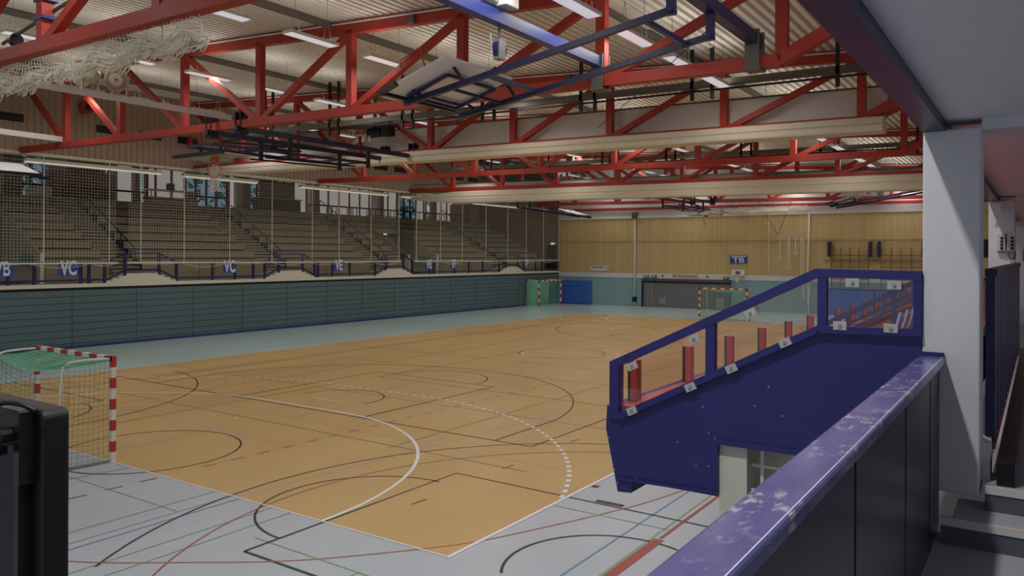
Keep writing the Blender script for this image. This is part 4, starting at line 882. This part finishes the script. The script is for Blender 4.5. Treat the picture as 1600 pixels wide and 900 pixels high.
# parapet with blue cap
t = thing('parapet', (16.06, -7, 2.1), 'dark parapet with scuffed blue violet cap in the right foreground', 'parapet')
MB().box(16.015, 16.105, -14, -2.52, 1.9, 3.43).build('wall_body', 'parapet_dark', t)
MB().box(15.985, 16.135, -14, -2.5, 3.405, 3.46).build('cap', 'cap_blue', t, bevel=.012)
MB().box(16.0, 16.13, -2.53, -2.505, 3.40, 3.485).build('end_flashing', 'panel_blue', t)
for y in (-3.05, -4.05, -5.3, -6.6): MB().box(16.104, 16.108, y, y + .012, 2.3, 3.405).build('panel_joint', 'black', t)
MB().box(16.1215, 16.1255, -14, -2.55, 3.4585, 3.4604).build('worn_edge', 'cap_wear', t, label='pale worn paint edge')

# blue end panel of the lower tribune (plane y = -2.5)
t = thing('tribune_end_panel', (14.8, -2.5, 2.17), 'large dark blue end panel of the right tribune with a cut-out below', 'panel')
MB().prism([(13.68, 2.87), (13.67, 2.68), (13.78, 2.17), (13.9, 2.18), (13.91, 2.28), (14.62, 2.28), (14.62, 2.69), (16.0, 2.67), (16.0, 3.6), (15.35, 3.58), (13.8, 2.78), (13.77, 2.86)], 'y', -2.5, -2.44).build('panel_sheet', 'panel_blue', t)
MB().bar((13.8, -2.53, 2.795), (15.35, -2.53, 3.595), .05, .045, (0, 1, 0)).bar((15.35, -2.53, 3.597), (16.0, -2.53, 3.61), .05, .045, (0, 1, 0)).build('edge_angle', 'panel_blue', t)
MB().box(14.62, 16.0, -2.52, -2.5, 2.68, 2.72).bar((13.79, -2.51, 2.285), (14.62, -2.51, 2.31), .03, .02).build('seam_strip', 'panel_blue', t)
sb = MB()
for x, z in ((13.7, 2.6), (13.72, 2.45), (13.75, 2.35), (13.78, 2.24), (14.5, 2.95), (14.55, 2.75), (14.45, 2.5), (14.55, 2.5), (14.9, 2.71), (14.3, 2.65), (15.0, 3.15), (15.1, 2.95), (14.9, 3.0), (14.6, 2.72), (13.95, 2.3)): sb.box(x - .006, x + .006, -2.506, -2.5, z - .006, z + .006)
sb.build('screw', 'galv', t)
MB().prism([(13.68, 2.87), (13.67, 2.68), (13.78, 2.17), (13.9, 2.18), (13.9, 2.3), (13.78, 2.84)], 'y', -2.44, 48).build('front_fascia', 'panel_blue', t)
# recess below the panel with white lattice
t = thing('lattice_grille', (14.9, -1.9, 1.6), 'white lattice grille in the recess below the blue end panel', 'grille')
MB().box(14.62, 16.0, -2.2, -2.16, 1.6, 2.7).build('back_panel', 'recess_white', t); MB().box(14.62, 14.83, -2.46, -2.2, 1.6, 2.69).build('side_panel', 'recess_white', t)
lg = MB()
for x in (14.92, 15.16, 15.4, 15.64): lg.box(x - .012, x + .012, -2.38, -2.36, 1.6, 2.69)
for z in (2.15, 2.34, 2.53, 1.95): lg.box(14.84, 16, -2.385, -2.365, z - .01, z + .01)
lg.build('lattice_bars', 'frame_white', t); MB().box(15.25, 15.45, -2.36, -2.3, 2.3, 2.5).build('white_box', 'white_paint', t); MB().box(14.62, 16, -2.44, -2.16, 2.69, 2.70).build('recess_top', 'recess_white', t)
# railing on the end panel
t = thing('blue_railing', (14.9, -2.5, 2.8), 'sloping blue steel railing with clear panes on the end panel', 'railing')
MB().box(13.72, 13.80, -2.54, -2.44, 2.78, 3.24).build('post', 'panel_blue', t); MB().box(14.53, 14.6, -2.53, -2.46, 3.18, 3.64).build('post', 'panel_blue', t)
MB().box(15.345, 15.405, -2.53, -2.46, 3.58, 4.0).build('post', 'panel_blue', t); MB().box(15.95, 16.0, -2.53, -2.46, 3.6, 4.0).build('post', 'panel_blue', t)
MB().prism([(13.72, 3.165), (15.345, 3.96), (16.0, 3.955), (16.0, 4.015), (15.33, 4.022), (13.72, 3.238)], 'y', -2.535, -2.465).build('handrail', 'panel_blue', t)
MB().prism([(13.81, 2.80), (13.81, 3.2), (14.53, 3.56), (14.53, 3.16)], 'y', -2.505, -2.497).build('pane', 'plexi', t); MB().prism([(14.6, 3.2), (14.6, 3.6), (15.34, 3.95), (15.34, 3.57)], 'y', -2.505, -2.497).build('pane', 'plexi', t); MB().prism([(15.41, 3.6), (15.41, 3.96), (15.95, 3.96), (15.95, 3.62)], 'y', -2.505, -2.497).build('pane', 'plexi', t)
def clip(x, z, sl): 
    a = Vector((x, 0, z)); u = Vector((1, 0, sl)).normalized(); w = Vector((-sl, 0, 1)).normalized()
    c = MB().bar(a - u * .043 + Vector((0, -2.55, 0)), a + u * .043 + Vector((0, -2.55, 0)), .02, .058, w).build('pane_clamp', 'galv_matt', t, label='white square pane clamp')
    MB().tube([(x, -2.57, z), (x, -2.555, z)], .012, 8).build('bolt', 'galv', c)
for x, z, sl in ((13.93, 3.22, .5), (14.45, 3.47, .5), (14.88, 3.69, .5), (13.93, 2.86, .5), (14.42, 3.10, .5), (14.74, 3.27, .5), (15.13, 3.49, .5)): clip(x, z, sl)
for x, z in ((15.58, 3.93), (15.84, 3.92), (15.5, 3.63), (15.82, 3.63)): clip(x, z, 0)
# red posts with clear panes along the court side
t = thing('court_side_railing', (13.78, 20, 2.84), 'red posts with clear panes along the court edge of the right tribune', 'railing')
MB().box(13.7, 13.9, -2.4, 48, 2.79, 2.86).build('base_beam', 'deck_red', t)
ys = [-2.13 + 1.235 * i for i in range(6)] + [6.0 + 1.25 * i for i in range(33)]
for y in ys:
    p_ = MB().box(13.735, 13.795, y - .045, y + .045, 2.86, 3.21).build('post', 'red_steel', t); MB().box(13.71, 13.735, y - .045, y + .045, 2.86, 3.21).build('rubber_edge', 'black', p_)
for a, b in zip(ys, ys[1:]):
    if b - a < 1.5: MB().box(13.748, 13.754, a + .05, b - .05, 2.9, 3.19).build('pane', 'plexi', t)
# stepped rows of the right tribune behind the blue panel
st = MB()
for j in range(4): st.box(13.9 + .55 * j, 16.0, -2.1, 48, 2.4, 2.76 + .13 * j)
struct(st.build('right_tribune_steps', 'deck_red'))
def seat(x, y, z, lab):
    t = thing('stadium_chair', (x, y, z), lab, 'seat', 'seats of the right tribune')
    MB().tube(smoothp([(x + .2, y, z + .42), (x + .14, y, z + .2), (x + .05, y, z + .05), (x - .2, y, z + .06)], 4), .03, 4).build('shell_rib', 'seat_plastic', t)
    vs = []; fs = []
    P = smoothp([(.22, .36), (.17, .18), (.08, .05), (-.1, .03), (-.24, .07)], 3); n = len(P)
    for u, h_ in P:
        for q in range(5): vs.append((x + u, y - .21 + .105 * q, z + h_ + .05 * (abs(q - 2) / 2) ** 2))
    for i in range(n - 1):
        for q in range(4): fs.append((5 * i + q, 5 * i + q + 1, 5 * i + q + 6, 5 * i + q + 5))
    MB().add(vs, fs).build('shell', 'seat_plastic', t, True); MB().box(x - .05, x + .05, y - .05, y + .05, z - .14, z + .03).build('foot', 'table_dark', t)
for i in range(6): seat(15.05, 2.2 + .6 * i, 3.01, 'shiny pale blue seat of the right tribune behind the blue panel, %s from the camera' % ORD[i])
t = thing('aisle_railing', (14.6, 4.0, 2.8), 'blue triple-bar sloping handrail seen through the right pane of the blue railing', 'railing')
for dz, w in ((0, .075), (-.15, .05), (-.24, .04)): MB().bar((13.95, 4.0, 3.075 + dz), (15.2, 4.0, 3.765 + dz), .05, w).build('rail', 'navy', t)
for x in (14.3, 14.91): MB().box(x - .035, x + .035, 3.97, 4.03, 2.8, 3.1 + (x - 13.98) * .552).build('post', 'navy', t)
MB().box(15.14, 15.26, 3.95, 4.05, 2.9, 3.77).build('end_post', 'navy', t)
# vertical slat balustrade right of the column
t = thing('slat_balustrade', (16.42, 0, 2.66), 'dark blue vertical slat balustrade behind the white column', 'balustrade')
MB().box(16.335, 16.405, -2.14, 5.2, 3.98, 4.03).build('top_rail', 'navy_dark', t); MB().box(16.34, 16.40, -2.14, 5.2, 2.82, 2.86).build('bottom_rail', 'deck_red', t)
for i in range(15): y = -2.1 + i * .49; MB().box(16.34, 16.395, y - .04, y + .34, 2.86, 3.98).build('slat', 'navy', t)
o = MB().box(16.42, 16.52, -2.45, 5.2, 2.655, 2.8).build('kerb', 'black_satin'); tag(o, 'dark kerb along the foot of the slat balustrade', 'kerb')
o = MB().box(16.33, 16.38, -2.35, -2.1, 2.655, 2.9).build('kerb_end', 'plaster'); tag(o, 'white kerb end block at the foot of the column', 'block')
# control boxes on the second column
for i, (x, y, nm) in enumerate(((16.16, 5.25, 'left grey control box with black knobs on the second column'), (16.29, 5.25, 'right grey control box with black knobs on the second column'))):
    t = thing('control_box', (x, y - .08, 4.2), nm, 'control box')
    MB().box(x - .055, x + .055, y - .1, y, 4.2, 4.46).build('case', 'lamp_metal', t, bevel=.008)
    for j in range(4): MB().tube([(x + .01, y - .125, 4.24 + j * .05), (x + .01, y - .1, 4.24 + j * .05)], .02, 10).build('knob', 'black', t)
o = MB().tube(smoothp([(16.24, 5.2, 4.19), (16.27, 5.19, 4.1), (16.33, 5.19, 4.1), (16.33, 5.2, 4.2)], 5), .01, 6).build('cable_loop', 'dark_steel'); tag(o, 'short grey cable loop below the control boxes', 'cable')
t = thing('wall_socket_box', (16.47, 5.5, 4.0), 'pale socket box at the right picture edge behind the second column', 'control box')
MB().box(16.42, 16.52, 5.45, 5.6, 4.05, 4.22).build('case', 'lamp_metal', t); MB().tube([(16.46, 5.43, 4.1), (16.46, 5.45, 4.1)], .02, 8).tube([(16.46, 5.43, 4.17), (16.46, 5.45, 4.17)], .02, 8).build('knob', 'black', t)
o = MB().prism([(16.03, 4.72), (16.11, 4.76), (16.16, 4.72), (16.15, 4.82), (16.17, 4.93), (16.10, 4.90), (16.03, 4.93), (16.05, 4.82)], 'y', 5.1, 5.12).build('paper_star', 'white_paint'); tag(o, 'white star shaped paper at the top of the second column', 'decoration')
o = MB().box(13.2, 14.3, 49.9, 49.97, 4.1, 5.22).build('score_panel', 'black'); tag(o, 'black panel on the wooden wall seen between the two columns', 'panel')

# black loudspeaker in the lower left foreground
t = thing('black_loudspeaker', (12.6, -6.4, 2.0), 'large black loudspeaker with yoke bracket in the lower left foreground', 'loudspeaker')
pf_ = []
for a in range(0, 91, 15): pf_.append((12.74 + .05 * math.sin(math.radians(a)) , 3.32 + .05 * math.cos(math.radians(a))))
MB().prism([(11.6, 2.3), (11.6, 3.37)] + pf_ + [(12.79, 2.3)], 'y', -6.5, -6.375).build('cabinet', 'black', t, bevel=.02)
MB().box(11.6, 12.788, -6.503, -6.40, 3.275, 3.283).build('trim_line', 'black_satin', t)
MB().prism([(11.6, 3.37), (11.6, 3.2), (12.66, 3.2), (12.66, 3.02), (12.71, 3.02), (12.71, 3.36), (12.70, 3.37)], 'y', -6.57, -6.5).build('yoke', 'black_satin', t)
MB().box(12.64, 12.68, -6.56, -6.5, 2.2, 3.12).build('yoke_arm', 'black_satin', t)
MB().prism([(-7.0, 3.2), (-6.58, 3.2), (-6.58, 3.16), (-7.0, 3.16)], 'x', 11.7, 12.62).build('shelf_plate', 'black_satin', t)
MB().tube([(12.62, -6.62, 3.25), (12.62, -6.5, 3.25)], .035, 10).build('knob', 'black_satin', t)
MB().tube(smoothp([(12.3, -6.75, 3.22), (12.45, -6.7, 3.28), (12.55, -6.6, 3.385), (12.66, -6.55, 3.395), (12.72, -6.5, 3.36)], 6), .012, 6).build('cable', 'black', t, True)
MB().box(12.15, 12.35, -6.85, -6.7, 3.2, 3.23).build('connector', 'lamp_metal', t)
MB().tube([(12.2, -6.44, 0), (12.2, -6.44, 2.3)], .04, 10).build('stand_pole', 'black', t); MB().box(11.9, 12.7, -6.65, -5.85, 0, .04).build('stand_base', 'black', t)

# small things on the near trusses
o = MB().tube([(12.0, 4.55, 8.0), (8.4, 9.6, 8.25), (4.4, 14.8, 8.36)], .012, 4).build('steel_cable', 'black'); tag(o, 'thin black cable from the goal pivot down to the next truss', 'cable')
o = MB().prism([(6.6, ztop(6.6) + .3), (8.5, ztop(8.5) + .3), (8.5, ztop(8.5) + .34), (6.6, ztop(6.6) + .34)], 'y', 8.0, 10.7).build('ceiling_board', 'curtain'); tag(o, 'flat pale board under the roof deck behind the large backboard', 'board')
t = thing('stage_light', (.2, -.8, 8.6), 'black stage lights on a bar clamped to the nearest truss post', 'stage light')
MB().tube([(-1.2, -.85, 8.45), (2.9, -.85, 9.05)], .035, 8).build('bar', 'dark_steel', t)
for x, z in ((-.75, 8.42), (2.95, 8.98)): MB().tube([(x, -.85, z), (x + .18, -.85, z + .03)], [.1, .13], 12).build('lamp_head', 'black', t)
for z in (8.55, 8.9): MB().box(.7, 1.08, -1.12, -.82, z, z + .06).build('clamp', 'navy_bright', t)
